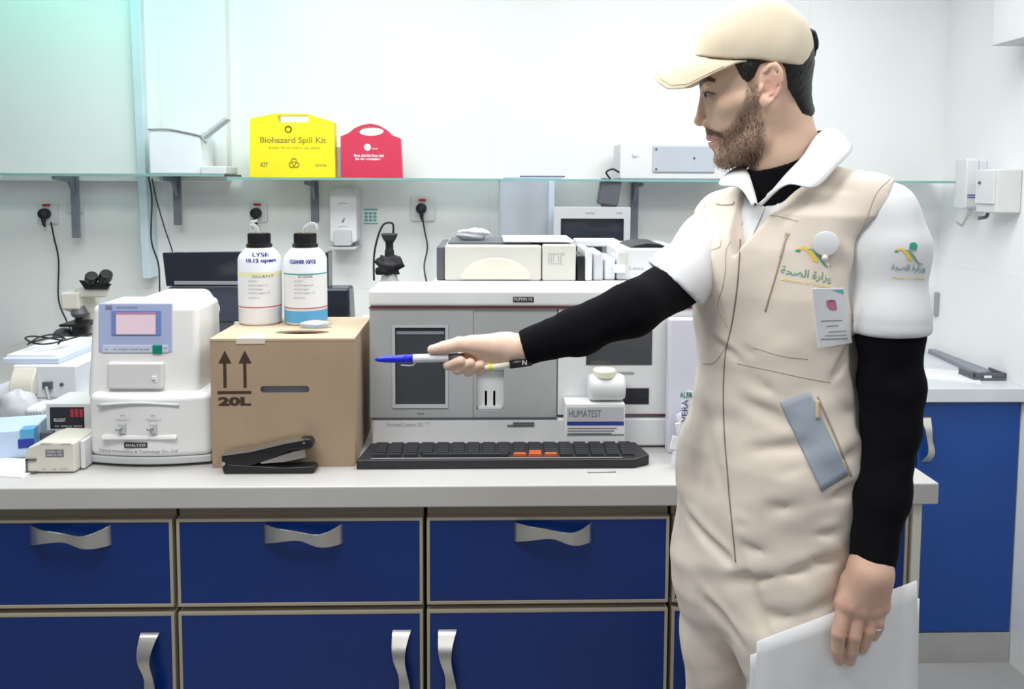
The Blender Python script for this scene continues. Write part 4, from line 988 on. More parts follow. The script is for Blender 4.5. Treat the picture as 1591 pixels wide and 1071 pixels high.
# old monitor
Yo=.93
X0,X1,Z0,Z1=bxz(860,322,979,440,Yo)
t=thing('boxy_monitor','old grey framed computer monitor with dark screen behind the printers','monitor',((X0+X1)/2,Yo+.1,ZT))
s0,s1,s2,s3=bxz(871,340,969,425,Yo); cc=((s0+s1)/2,(s2+s3)/2)
make('bezel',ringprism(*frame2([(X0,Z0),(X1,Z0),(X1,Z1),(X0,Z1)],[(s0,s2),(s1,s2),(s1,s3),(s0,s3)],cc),Yo,Yo+.03),M_grey,t,bevel=.001)
make('screen',box(s0,Yo+.008,s2,s1,Yo+.012,s3),M_screen,t)
make('tube_housing',box(X0+.01,Yo+.0305,Z0,X1-.01,Yo+.17,Z1-.01),M_grey,t,bevel=.01)
make('stand',[box(cc[0]-.05,Yo+.05,ZT+.02,cc[0]+.05,Yo+.15,Z0),box(cc[0]-.12,Yo+.0,ZT,cc[0]+.12,Yo+.17,ZT+.02)],M_grey2,t,bevel=.004)
make('nameplate',[ft('monitor',910,925,331,3.5,Yo),ft('led',958,966,331,3,Yo)],M_inkg,t)
# translucent tall box behind
Yt=1.12
X0,X1,Z0,Z1=bxz(776,281,861,440,Yt)
t=thing('clear_cabinet','tall translucent bluish storage tower behind the beige printer','cabinet',((X0+X1)/2,Yt+.1,ZT))
M_tr=mat('frosted_bluish_panel',(0.72,0.77,0.84),.3,trans=.7,var=.02)
make('front_panel',box(X0,Yt,ZT,X1-.02,Yt+.006,Z1),M_tr,t)
make('side_edge',box(X1-.02,Yt-.002,ZT,X1,Yt+.2,Z1),mat('blue_grey_edge',(0.42,0.48,0.56),.4),t,bevel=.002)
make('left_panel',box(X0,Yt+.0065,ZT,X0+.005,Yt+.2,Z1),M_tr,t)
make('top_panel',box(X0,Yt+.0065,Z1-.006,X1-.0205,Yt+.2,Z1),M_tr,t)
# barcode scanner on a holder
Yb_=Yh+.25
t=thing('barcode_scanner','black handheld barcode scanner in its stand behind the big analyser','scanner',(P(604,430,Yb_).x,Yb_,ZT))
zfo=P(605,440,Yb_).z
make('stand_foot',lathe([(.034,0),(.032,.004),(.022,.012),(.018,.03)],(P(605,432,Yb_).x,Yb_,zfo-.005),24),M_grey,t,smooth=False,bevel=.002)
make('stand_column',lathe([(.028,0),(.028,.008),(.012,.012),(.012,zfo-.006-ZT)],(P(605,432,Yb_).x,Yb_,ZT),24),M_grey,t,smooth=False)
make('cradle',blob(tuple(P(604,413,Yb_)),(.034,.03,.025),31,(18,12),.3),M_rubber,t,smooth=True)
make('grip',tube([P(604,412,Yb_),P(605,398,Yb_),P(605,382,Yb_),P(605,370,Yb_)],[.016,.012,.010,.012]),M_rubber,t,smooth=True)
make('scan_head',hexa([tuple(P(597,376,Yb_-.03)),tuple(P(613,376,Yb_-.03)),tuple(P(612,376,Yb_+.03)),tuple(P(598,376,Yb_+.03)),tuple(P(591,363,Yb_-.03)),tuple(P(619,363,Yb_-.03)),tuple(P(617,362,Yb_+.03)),tuple(P(593,362,Yb_+.03))]),M_rubber,t,bevel=.005,seg=3)
make('cable',tube([P(611,362,Yb_),P(611,350,Yb_),P(606,346,Yb_),P(595,350,Yb_),P(586,372,Yb_),P(581,400,Yb_),P(581,436,Yb_)],.0026),M_rubber,t,smooth=True)
# ------------------------------------------------------------------ surface engine for the figure (signed fields -> one continuous mesh)
def n3(v): return np.sqrt((v*v).sum(1))
def smin(a,b,k):
    h=np.clip(0.5+0.5*(b-a)/k,0,1); return b*(1-h)+a*h-k*h*(1-h)
def smax(a,b,k): return -smin(-a,-b,k)
def ell(p,c,r):
    q=p-np.array(c,np.float32); r=np.array(r,np.float32); k0=n3(q/r); k1=n3(q/(r*r)); return k0*(k0-1)/np.maximum(k1,1e-9)
def cone(p,a,b,ra,rb):
    a=np.array(a,np.float32); b=np.array(b,np.float32); d=b-a; t=np.clip(((p-a)@d)/max(float(d@d),1e-12),0,1)
    return n3(p-(a+t[:,None]*d))-(ra+(rb-ra)*t)
def chain(p,pts,rad,k=0.004):
    o=None
    for i in range(len(pts)-1):
        c=cone(p,pts[i],pts[i+1],rad[i],rad[i+1]); o=c if o is None else smin(o,c,k)
    return o
def poly_sd(x,y,poly):
    """signed distance to a 2D polygon, negative inside"""
    P_=np.array(poly,np.float32); d=np.full(len(x),1e9,np.float32); ins=np.zeros(len(x),bool); n=len(P_)
    for i in range(n):
        a=P_[i]; b=P_[(i+1)%n]; e=b-a; wx=x-a[0]; wy=y-a[1]; t=np.clip((wx*e[0]+wy*e[1])/(e@e),0,1)
        d=np.minimum(d,(wx-e[0]*t)**2+(wy-e[1]*t)**2)
        c=((a[1]>y)!=(b[1]>y))&(x<(b[0]-a[0])*(y-a[1])/(b[1]-a[1]+1e-12)+a[0]); ins^=c
    d=np.sqrt(d); return np.where(ins,-d,d)
def wob(p,f,seed=0):
    o=0
    rs=np.random.RandomState(seed)
    for k in range(5):
        d=rs.normal(size=3); d/=np.linalg.norm(d); ff=f*(1+0.55*k); o=o+np.sin((p@d.astype(np.float32))*ff+rs.rand()*6.28+1.3*np.sin((p@d[::-1].astype(np.float32))*ff*.6))/(1+k)
    return o/2.0
def axis_coords(lo,hi,h,fine=()):
    out=[lo]
    while out[-1]<hi:
        x=out[-1]; s=h
        for a,b,hh in fine:
            if a<=x<=b: s=min(s,hh)
        out.append(x+s)
    return np.array(out,np.float32)
def nets(field, xs, ys, zs, B=14, margin=0.012):
    nx,ny,nz=len(xs),len(ys),len(zs); V=np.full((nx,ny,nz),1.0,np.float32)
    # coarse pass
    bi=[range(0,n,B) for n in (nx,ny,nz)]; cs=[];bl=[]
    for i in bi[0]:
        for j in bi[1]:
            for k in bi[2]:
                i2,j2,k2=min(i+B,nx),min(j+B,ny),min(k+B,nz)
                c=((xs[i]+xs[i2-1])/2,(ys[j]+ys[j2-1])/2,(zs[k]+zs[k2-1])/2); hd=.5*math.sqrt((xs[i2-1]-xs[i])**2+(ys[j2-1]-ys[j])**2+(zs[k2-1]-zs[k])**2)
                cs.append(c); bl.append((i,i2,j,j2,k,k2,hd))
    cv=field(np.array(cs,np.float32))
    act=[(b,v) for b,v in zip(bl,cv)]
    pts=[];ids=[]
    def flush():
        if not pts: return
        A=np.concatenate(pts); r=field(A); o=0
        for (i,i2,j,j2,k,k2) in ids:
            n=(i2-i)*(j2-j)*(k2-k); V[i:i2,j:j2,k:k2]=r[o:o+n].reshape(i2-i,j2-j,k2-k); o+=n
        pts.clear(); ids.clear()
    tot=0
    for (i,i2,j,j2,k,k2,hd),v in act:
        if abs(v)>hd*1.15+margin: V[i:i2,j:j2,k:k2]=v; continue
        gx,gy,gz=np.meshgrid(xs[i:i2],ys[j:j2],zs[k:k2],indexing='ij')
        pts.append(np.stack([gx.ravel(),gy.ravel(),gz.ravel()],1)); ids.append((i,i2,j,j2,k,k2)); tot+=gx.size
        if tot>400000: flush(); tot=0
    flush()
    S=(V<0).astype(np.uint8)
    c=S[:-1,:-1,:-1]+S[1:,:-1,:-1]+S[:-1,1:,:-1]+S[1:,1:,:-1]+S[:-1,:-1,1:]+S[1:,:-1,1:]+S[:-1,1:,1:]+S[1:,1:,1:]
    I=np.argwhere((c>0)&(c<8)); 
    idx=np.full(c.shape,-1,np.int32); idx[I[:,0],I[:,1],I[:,2]]=np.arange(len(I))
    acc=np.zeros((len(I),3)); cnt=np.zeros(len(I))
    cor=[(0,0,0),(1,0,0),(0,1,0),(1,1,0),(0,0,1),(1,0,1),(0,1,1),(1,1,1)]
    for a in range(8):
        for b in range(a+1,8):
            if sum(abs(cor[a][q]-cor[b][q]) for q in range(3))!=1: continue
            A=I+cor[a]; Bq=I+cor[b]; va=V[A[:,0],A[:,1],A[:,2]]; vb=V[Bq[:,0],Bq[:,1],Bq[:,2]]
            m=(va<0)!=(vb<0); t=np.where(m,va/np.where(m,va-vb,1),0)
            pa=np.stack([xs[A[:,0]],ys[A[:,1]],zs[A[:,2]]],1); pb=np.stack([xs[Bq[:,0]],ys[Bq[:,1]],zs[Bq[:,2]]],1)
            acc[m]+=(pa+(pb-pa)*t[:,None])[m]; cnt[m]+=1
    verts=acc/np.maximum(cnt,1)[:,None]
    F_=[]
    for ax in range(3):
        o=[0,0,0]; o[ax]=1
        sl0=[slice(1,-1)]*3; sl0[ax]=slice(0,-1); a=S[tuple(slice(1,n-1) if q!=ax else slice(0,n-1) for q,n in enumerate(S.shape))]
        b=S[tuple(slice(1,n-1) if q!=ax else slice(1,n) for q,n in enumerate(S.shape))]
        E=np.argwhere(a!=b); flip=a[E[:,0],E[:,1],E[:,2]]>0
        E=E+np.array([0 if q==ax else 1 for q in range(3)])
        u,v=[(1,2),(2,0),(0,1)][ax]
        def at(du,dv):
            Q=E.copy(); Q[:,u]-=du; Q[:,v]-=dv; return idx[Q[:,0],Q[:,1],Q[:,2]]
        q=np.stack([at(1,1),at(0,1),at(0,0),at(1,0)],1); q[~flip]=q[~flip][:,::-1]
        F_.append(q[(q>=0).all(1)])
    return verts, np.concatenate(F_)
def relax(v,f,n=1,lam=.5):
    e=np.concatenate([f[:,[0,1]],f[:,[1,2]],f[:,[2,3]],f[:,[3,0]]]); 
    for _ in range(n):
        s=np.zeros_like(v); c=np.zeros(len(v))
        for a,b in ((0,1),(1,0)):
            for q in range(3): s[:,q]+=np.bincount(e[:,a],v[e[:,b],q],len(v))
            c+=np.bincount(e[:,a],minlength=len(v))
        v=v+lam*(s/np.maximum(c,1)[:,None]-v)
    return v
def fast(name,v,f,m,parent,colors=None,label=None):
    base=np.array(ROOTS[parent.name]); me=bpy.data.meshes.new(name); vv=(v-base).astype(np.float32)
    me.vertices.add(len(vv)); me.vertices.foreach_set('co',vv.ravel())
    me.loops.add(f.size); me.loops.foreach_set('vertex_index',f.astype(np.int32).ravel())
    me.polygons.add(len(f)); me.polygons.foreach_set('loop_start',np.arange(0,f.size,4,dtype=np.int32))
    me.polygons.foreach_set('use_smooth',np.ones(len(f),bool)); me.update(calc_edges=True); me.validate()
    if colors is not None:
        ca=me.color_attributes.new('tone','FLOAT_COLOR','POINT'); ca.data.foreach_set('color',np.concatenate([colors,np.ones((len(v),1))],1).astype(np.float32).ravel())
    for mm in (m if isinstance(m,list) else [m]): me.materials.append(mm)
    o=bpy.data.objects.new(name,me); COL.objects.link(o); o.parent=parent; ROOTS[o.name]=Vector(base)
    if label: o['label']=label
    return o

# ------------------------------------------------------------------ the man: frames and landmarks
def V3(q): return np.array(tuple(q),np.float32)
def at(px,py,d): return V3(D(px,py,d))
sizepx=lambda n,d: n*d/1250.0
# head frame aligned with the sight line so the face reads in profile
HO=V3(D(1170,130,1.25)); rr=V3(ray(1170,130)); rr/=np.linalg.norm(rr)
HL=-rr                                              # lateral, towards the near ear
HX=np.cross(np.array([0,0,1.0]),HL); HX/=np.linalg.norm(HX)   # towards picture right = back of head
if HX[0]<0: HX=-HX
HZ=np.cross(HL,HX); 
if HZ[2]<0: HZ=-HZ
HM=np.stack([HX,HL,HZ],1).astype(np.float32)
KX,KZ=1/1.05e3,1/1.0e3
def toh(p):   # world -> head millimetres in picture-like coords (x px, lateral mm, -y px)
    q=(p-HO)@HM; return np.stack([q[:,0]/KX+1170,q[:,1]*1000,q[:,2]/KZ-130],1).astype(np.float32)
def fromh(x,l,y): return HO+HX*((x-1170)*KX)+HL*(l/1000)+HZ*((-y+130)*KZ)

def head_field(q):
    """q in head units; returns millimetres"""
    x=q[:,0]; l=q[:,1]; z=q[:,2]; s=np.stack([x,np.abs(l),z],1)
    f=ell(s,(1178,0,-100),(80,74,88))
    f=smin(f,ell(s,(1144,0,-122),(58,60,46)),12)
    f=smin(f,ell(s,(1144,0,-165),(49,54,62)),14)
    f=smin(f,cone(s,(1186,46,-165),(1180,43,-208),22,17),16)
    f=smin(f,cone(s,(1180,43,-210),(1130,10,-247),16,14),14)
    f=smin(f,ell(s,(1128,0,-246),(19,20,15)),8)
    f=smin(f,ell(s,(1160,0,-222),(44,42,34)),14)
    f=smin(f,cone(s,(1128,42,-160),(1168,60,-150),17,12),14)
    f=smin(f,cone(s,(1096,6,-130),(1104,38,-127),9,9),9)          # brow
    f=smax(f,-ell(s,(1092,33,-146),(13,15,11)),9)                 # eye socket
    f=smin(f,ell(s,(1121,0,-212),(23,27,26)),9)                   # mouth mass
    f=smin(f,cone(s,(1094,0,-140),(1087,0,-180),6.5,7.5),7)       # nose bridge
    f=smin(f,ell(s,(1087,0,-186),(10.5,9,8.5)),4)
    f=smin(f,ell(s,(1100,11,-190),(9,7,7.5)),4)
    f=smax(f,-ell(s,(1090,6,-197),(6,3.5,4)),2.5)
    f=smin(f,cone(s,(1103,0,-199),(1106,12,-203),7,8),6)
    f=smin(f,ell(s,(1104.5,0,-212),(8,19,5)),2.5)                 # upper lip
    f=smin(f,ell(s,(1112,0,-225),(8,17,6.5)),3)                   # lower lip
    f=smax(f,-ell(s,(1104,0,-218.6),(13,25,1.7)),1.5)
    f=smax(f,-ell(s,(1103,0,-236),(6,16,4)),5)
    # lids over a carved slit
    f=smin(f,ell(s,(1110,31,-143),(15,15,13)),3)
    f=smax(f,-ell(s,(1099,37,-145.5),(13,13,2.9)),1.0)
    # neck
    f=smin(f,cone(s,(1208,0,-160),(1222,0,-236),48,54),16)
    f=smin(f,cone(s,(1222,0,-236),(1240,0,-330),54,60),10)
    # ear
    e=s-np.array((1196,74,-131),np.float32)
    a=0.16; ex=e[:,0]*math.cos(a)-e[:,2]*math.sin(a); ez=e[:,0]*math.sin(a)+e[:,2]*math.cos(a); ey=e[:,1]-(ex+16)*0.28
    wdt=17.5*np.where(ez<0,1-.25*np.clip(-ez/32,0,1),1)
    rad=np.sqrt((ex/wdt)**2+(ez/31)**2)
    plate=np.maximum((rad-1)*14,np.abs(ey+.5)-2.6)
    rim=np.sqrt(((rad-.86)*17)**2+(ey-3.0)**2)-2.9
    rim=np.where((ex<-9)&(ez<14),rim+3,rim)
    ear=smin(plate,rim,1.2)
    inner=np.sqrt(((rad-.48)*17)**2+(ey-2.4)**2)-2.2; inner=np.where((ex<-1),inner+4,inner)
    ear=smin(ear,inner,1.5)
    ear=smax(ear,-ell(np.stack([ex,ey,ez],1),(-4,5,-6),(7.5,8.5,11)),1.5)
    ear=smax(ear,-ell(np.stack([ex,ey,ez],1),(-8,5,-9),(3.5,11,5.5)),1)
    ear=smin(ear,ell(np.stack([ex,ey,ez],1),(-13,2,-9),(4.5,5,7)),3)
    ear=smin(ear,ell(np.stack([ex,ey,ez],1),(-4,1,-27),(8.5,5,8)),4)
    ear=smin(ear,ell(np.stack([ex,ey,ez],1),(-4,-9,-4),(11,10,20)),5)
    f=smin(f,ear,2.5)
    return f
# torso
TA=np.array([0.5,-0.866,0],np.float32); TF=np.array([-0.866,-0.5,0],np.float32)
sec=[ # picture row, centre px, distance, half width, half depth
 (286,1236,1.245,.060,.055),(300,1232,1.245,.115,.066),(330,1226,1.24,.150,.080),(380,1220,1.24,.150,.092),(450,1213,1.24,.146,.098),(520,1211,1.24,.143,.098),
 (570,1212,1.24,.142,.098),(640,1209,1.24,.152,.104),(700,1205,1.24,.162,.112),(780,1200,1.24,.160,.114),(860,1188,1.24,.150,.108),(930,1182,1.24,.138,.100),(985,1178,1.24,.122,.088)]
SZ=[];SX=[];SY=[];SA=[];SB=[]
for (py,cx,d,A_,B_) in sec:
    q=D(cx,py,d); SZ.append(q.z);SX.append(q.x);SY.append(q.y);SA.append(A_);SB.append(B_)
SZ=np.array(SZ)[::-1];SX=np.array(SX)[::-1];SY=np.array(SY)[::-1];SA=np.array(SA)[::-1];SB=np.array(SB)[::-1]
def torso(p,off=0.0,ztop=None):
    z=p[:,2]; cx=np.interp(z,SZ,SX);cy=np.interp(z,SZ,SY);A_=np.interp(z,SZ,SA)-off;B_=np.interp(z,SZ,SB)-off
    dx=p[:,0]-cx;dy=p[:,1]-cy;u=dx*TA[0]+dy*TA[1];v=dx*TF[0]+dy*TF[1]
    k=(np.abs(u/A_)**2.4+np.abs(v/B_)**2.4)**(1/2.4); f=(k-1)*np.minimum(A_,B_)
    return smax(smax(f,z-(SZ[-1]-off),.012),SZ[0]-z+off,.05).astype(np.float32)
# landmarks
Lsh=at(1386,330,1.105); Lel=at(1386,650,1.10); Lwr=at(1350,880,1.065)
Rsh=at(1128,335,1.36); Rel=at(985,458,1.16); Rwr=at(812,541,1.235)
Lhip=at(1232,880,1.19); Rhip=at(1128,880,1.29)
Lkn=at(1236,1130,1.16); Rkn=at(1118,1130,1.31)
Lan=np.array([Lkn[0]+.01,Lkn[1]+.03,.11+ZF],np.float32); Ran=np.array([Rkn[0],Rkn[1]+.03,.11+ZF],np.float32)
sizepx=lambda n,d: n*d/1250.0
Ls=[at(1384,340,1.11),at(1382,520,1.10),at(1386,600,1.10),at(1384,665,1.095),at(1370,770,1.085),at(1356,872,1.07)]
Lr=[sizepx(36,1.1),sizepx(47,1.1),sizepx(46,1.1),sizepx(41,1.1),sizepx(39,1.08),sizepx(36,1.07)]
Rs=[Rsh,at(1052,438,1.24),at(985,478,1.17),at(900,514,1.18),at(818,540,1.235)]
Rr=[.038,sizepx(40,1.22),sizepx(41,1.17),sizepx(35,1.18),sizepx(28.5,1.235)]
# ---- hands
dR=1.235; kR=dR/1250
def rh(px,py,t=0.0): return at(px,py,dR+t/1000)          # t mm away from the camera
def right_hand(p):
    f=chain(p,[Rwr,rh(780,541,0),rh(748,546,4)],[.021,.021,.019])
    f=smin(f,chain(p,[rh(790,533,4),rh(742,536,10),rh(733,540,12)],[.016,.0145,.012]),.010)
    f=smin(f,chain(p,[rh(790,552,0),rh(760,562,2),rh(748,566,4)],[.014,.013,.011]),.010)
    f=smin(f,chain(p,[rh(768,538,-8),rh(735,535,-10)],[.016,.0135]),.010)
    th=chain(p,[rh(752,537,-8),rh(714,535,-10),rh(690,540,-11),rh(671,543.5,-12)],[.015,.0115,.0095,.0072],.003)
    f=smin(f,th,.006)
    fin=[([rh(738,546,12),rh(699,565,12),rh(697,567,-8),rh(716,561,-18)],[.0105,.0088,.0085,.0075]),
         ([rh(744,554,12),rh(712,573,12),rh(711,574,-8),rh(731,564,-17)],[.0105,.0090,.0085,.0076]),
         ([rh(752,560,10),rh(728,576,11),rh(728,577,-7),rh(746,567,-15)],[.0100,.0085,.0082,.0072]),
         ([rh(760,566,8),rh(745,576,10),rh(745,577,-4),rh(760,570,-11)],[.0085,.0072,.0070,.0062])]
    g=None
    for pts,r in fin:
        c=chain(p,pts,r,.0025); g=c if g is None else smin(g,c,.0012)
    return smin(f,g,.003)
dL=1.06
def lh(px,py,t=0.0): return at(px,py,dL+t/1000)
LP=[]
def left_hand(p):
    f=chain(p,[Lwr,lh(1350,892,0)],[.0245,.0255])
    f=smin(f,chain(p,[lh(1344,892,2),lh(1314,938,0)],[.020,.0145]),.016)
    f=smin(f,chain(p,[lh(1350,888,2),lh(1333,944,-2)],[.022,.015]),.012)
    f=smin(f,chain(p,[lh(1356,888,2),lh(1352,944,-1)],[.022,.0145]),.012)
    f=smin(f,chain(p,[lh(1360,888,2),lh(1368,938,3)],[.020,.0125]),.016)
    # thumb behind the papers
    f=smin(f,chain(p,[lh(1322,905,14),lh(1306,940,32),lh(1306,975,38),lh(1309,1000,38)],[.014,.0115,.010,.008]),.010)
    fin=[([lh(1314,938,0),lh(1303,985,-6),lh(1301,1008,0),lh(1304,1025,7)],[.0115,.0093,.0087,.0078]),
         ([lh(1333,944,-2),lh(1327,988,-8),lh(1323,1010,-1),lh(1320,1026,7)],[.0115,.0093,.0087,.0078]),
         ([lh(1352,944,-1),lh(1349,980,-6),lh(1343,998,0),lh(1339,1009,7)],[.0105,.0086,.0080,.0072]),
         ([lh(1368,938,3),lh(1364,966,-3),lh(1361,980,1),lh(1357,989,6)],[.0100,.0080,.0075,.0066])]
    g=None
    for pts,r in fin:
        c=chain(p,pts,r,.003); c=np.minimum(c,n3(p-pts[1])-r[1]*1.06); g=c if g is None else smin(g,c,.0012)
    f=smin(f,g,.0035)
    for pts,_ in fin:   # knuckle bumps
        f=smin(f,n3(p-(pts[0]+np.array([0,-.006,0],np.float32)))-.0085,.006)
    return f
Hc=fromh(1170,0,140)
def body_field(p):
    out=np.full(len(p),1.0,np.float32)
    def put(fn,c,r,k):
        d=n3(p-np.array(c,np.float32)); m=d<r+.05
        if m.any():
            v=fn(p[m]); out[m]=smin(out[m],v.astype(np.float32),k) if k else np.minimum(out[m],v)
        mm=(~m); out[mm]=np.minimum(out[mm],(d[mm]-r))
    put(lambda q: head_field(toh(q))/1000.0, Hc, .22, 0)
    t=torso(p,.024); out[:]=smin(out,t,.02)
    t=smin(cone(p,fromh(1236,0,306),Lsh,.036,.028),cone(p,fromh(1236,0,306),Rsh,.036,.028),.02); out[:]=smin(out,t,.02)
    a=smin(chain(p,Ls[:-1]+[Lwr],[sizepx(30,1.1),sizepx(34,1.1),sizepx(32,1.1),sizepx(30,1.1),sizepx(28,1.08),.023],.01),chain(p,Rs[:-1]+[Rwr],[.03,.032,.030,.026,.0215],.01),.01); out[:]=smin(out,a,.01)
    g=smin(chain(p,[Lhip,Lkn,Lan],[.052,.042,.033],.02),chain(p,[Rhip,Rkn,Ran],[.048,.040,.033],.02),.01); out[:]=smin(out,g,.03)
    put(right_hand, rh(740,550,0), .11, .006)
    put(left_hand, lh(1338,955,0), .12, .006)
    return out
feet=((Lhip+Rhip)/2); man=thing('person','man in beige vest, white polo and beige cap pointing a blue pen at the analyser','person',(float(feet[0]),float(feet[1]),ZF))
hx0=fromh(1070,0,130)[0]; hx1=fromh(1262,0,130)[0]
fx=[(float(fromh(1068,0,200)[0])-.004,float(fromh(1262,60,200)[0])+.02,.0016),(float(rh(655,540)[0]),float(rh(800,540)[0]),.0018),(float(lh(1285,940)[0]),float(lh(1386,940)[0]),.0020)]
fy=[(HO[1]-.09,HO[1]+.09,.0019),(-.36,-.29,.0020),(float(lh(1340,940)[1])-.03,float(lh(1340,940)[1])+.05,.0022)]
fz=[(float(fromh(1170,0,268)[2]),float(fromh(1170,0,90)[2]),.0016),(float(rh(740,600)[2]),float(rh(740,510)[2]),.0018),(float(lh(1330,1045)[2]),float(lh(1330,870)[2]),.0020)]
xs=axis_coords(float(rh(655,540)[0])-.006,float(Lsh[0])+.07,.006,fx)
ys=axis_coords(-.62,.0,.006,fy); zs=axis_coords(.02+ZF,float(fromh(1170,0,0)[2])+.02,.008,fz)
bv,bf=nets(body_field,xs,ys,zs); bv=relax(bv,bf,1,.35)
# skin tones: stubble, lips, brow, ear, knuckles have their own colour
q=toh(bv.astype(np.float32)); x,l,z=q[:,0],q[:,1],-q[:,2]; hd=(n3(bv-Hc)<.26)&(q[:,2]>-262)
col=np.tile(np.array([0.76,0.52,0.39]),(len(bv),1))
def paint(mask,c): 
    m=np.clip(mask,0,1)[:,None]; col[:]=col*(1-m)+np.array(c)*m
nz=wob(q,.25,3)*.5+wob(q,.9,4)*.5
beardpoly=[(1162,126),(1176,133),(1181,168),(1188,196),(1190,225),(1181,250),(1166,270),(1140,275),(1100,262),(1100,240),(1117,236),(1122,226),(1119,214),(1108,206),(1089,206),(1089,196),(1103,198),(1122,203),(1139,193),(1153,171),(1161,150)]
bd=poly_sd(x,z,beardpoly)
paint(np.where(hd,np.clip((5-bd)/7+nz*.5,0,1)*.55,0),(0.15,0.085,0.05))
mus=poly_sd(x,z,[(1088,197),(1104,198),(1124,204),(1128,213),(1110,207),(1092,208)])
paint(np.where(hd,np.clip((2-mus)/3,0,1)*.8,0),(0.04,0.025,0.02))
paint(np.where(hd,np.clip((1-poly_sd(x,z,[(1090,208),(1112,209),(1122,215),(1112,219),(1092,217)]))/2,0,1)*.8,0),(0.42,0.20,0.17))
paint(np.where(hd,np.clip((1-poly_sd(x,z,[(1095,219),(1112,219),(1122,217),(1116,228),(1100,231)]))/2,0,1)*.7,0),(0.50,0.26,0.21))
paint(np.where(hd,np.clip((1.5-poly_sd(x,z,[(1101,231),(1110,231),(1113,237),(1104,240)]))/2,0,1)*.8,0),(0.05,0.03,0.02))
paint(np.where(hd,np.clip((2-poly_sd(x,z,[(1083,130),(1090,122),(1103,118),(1112,122),(1112,126),(1101,123),(1092,128),(1085,136)]))/2,0,1)*.9,0),(0.03,0.02,0.018))
paint(np.where(hd,np.clip((1.2-poly_sd(x,z,[(1092,141),(1100,139.5),(1112,142.5),(1114,145),(1100,142.6),(1092,143)]))/1.5,0,1)*.85,0),(0.05,0.03,0.025))
paint(np.where(hd,np.clip((8-np.sqrt((x-1106)**2+(z-150)**2)/1.6)/8,0,1)*.4,0),(0.34,0.15,0.12))
paint(np.where(hd&(np.abs(l)>66),np.clip((22-np.sqrt((x-1200)**2+(z-132)**2))/10,0,1)*.6,0),(0.70,0.33,0.27))
paint(np.where(hd,np.clip((13-np.sqrt((x-1088)**2+((z-182)/1.4)**2))/9,0,1)*.4,0),(0.60,0.27,0.21))
paint(np.where(hd,np.clip((4-np.sqrt((x-1089)**2+(z-199)**2))/2,0,1)*.7,0),(0.16,0.06,0.05))
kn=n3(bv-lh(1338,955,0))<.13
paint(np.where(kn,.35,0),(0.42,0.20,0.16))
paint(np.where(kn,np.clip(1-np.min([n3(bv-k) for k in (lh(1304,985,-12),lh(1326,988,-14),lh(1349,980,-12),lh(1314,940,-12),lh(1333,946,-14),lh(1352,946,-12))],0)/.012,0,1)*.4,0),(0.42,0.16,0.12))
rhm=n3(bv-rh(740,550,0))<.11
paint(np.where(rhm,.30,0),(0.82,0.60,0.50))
M_skin=mat('skin',(0.5,0.3,0.2),.5,attr='tone',var=.05,vscale=40,bump=.25,bscale=500,bdist=.0006,spec=.35)
body=fast('body',bv,bf,M_skin,man)
ca=body.data.color_attributes.new('tone','FLOAT_COLOR','POINT') if len(body.data.vertices)==len(bv) else None
if ca: ca.data.foreach_set('color',np.concatenate([col,np.ones((len(bv),1))],1).astype(np.float32).ravel())
# eyes
M_eyew=mat('eye_white',(.42,.37,.34),.25); M_iris=mat('dark_iris',(.02,.012,.008),.1)
def ball(c,r,n=16):
    v=[];f=[]
    for j in range(n+1):
        for i in range(2*n):
            th=math.pi*j/n; a=math.pi*i/n; v.append((c[0]+r*math.sin(th)*math.cos(a),c[1]+r*math.sin(th)*math.sin(a),c[2]+r*math.cos(th)))
    for j in range(n):
        for i in range(2*n): f.append((j*2*n+i,j*2*n+(i+1)%(2*n),(j+1)*2*n+(i+1)%(2*n),(j+1)*2*n+i))
    return geo(v,f)
for s_ in (1,-1):
    c=fromh(1108.5,31*s_,143); e=make('eye',ball(c,.0125),M_eyew,man,smooth=True)
    make('iris',ball(c-HX*.0066-HZ*.0012+HL*(.0012*s_),.0072,12),M_iris,e,smooth=True)

# ---- hair (shell over the skull inside a hairline)
hairp=[(1136,60),(1137,96),(1142,104),(1152,122),(1162,130),(1172,122),(1180,104),(1206,96),(1216,112),(1221,140),(1232,156),(1244,176),(1258,182),(1290,182),(1290,60)]
def hair_field(p):
    q=toh(p); f=head_field_core(q); g=poly_sd(q[:,0],-q[:,2],hairp)
    n=wob(q*np.array([1,1,.35],np.float32),1.1,9)*.7
    h=np.clip((-g)/8,0,1)*5.0
    sh=np.maximum(f-h-n,-(f+3))
    return (smax(sh,g,2)/1000).astype(np.float32)
def head_field_core(q):
    s=np.stack([q[:,0],np.abs(q[:,1]),q[:,2]],1)
    f=ell(s,(1178,0,-100),(80,74,88)); f=smin(f,ell(s,(1144,0,-122),(58,60,46)),12)
    f=smin(f,cone(s,(1186,46,-165),(1180,43,-208),22,17),16)
    return smin(f,cone(s,(1208,0,-160),(1222,0,-236),48,54),16)
lo=np.min([fromh(a,b,c) for a in (1120,1275) for b in (-90,90) for c in (50,190)],0); hi=np.max([fromh(a,b,c) for a in (1120,1275) for b in (-90,90) for c in (50,190)],0)
v_,f_=nets(hair_field,*[axis_coords(lo[i],hi[i],.0022) for i in range(3)],margin=.02)
M_hair=mat('black_hair',(.012,.010,.010),.45,bump=.6,bscale=400,bdist=.002)
fast('hair',relax(v_,f_,1,.4),f_,M_hair,man)
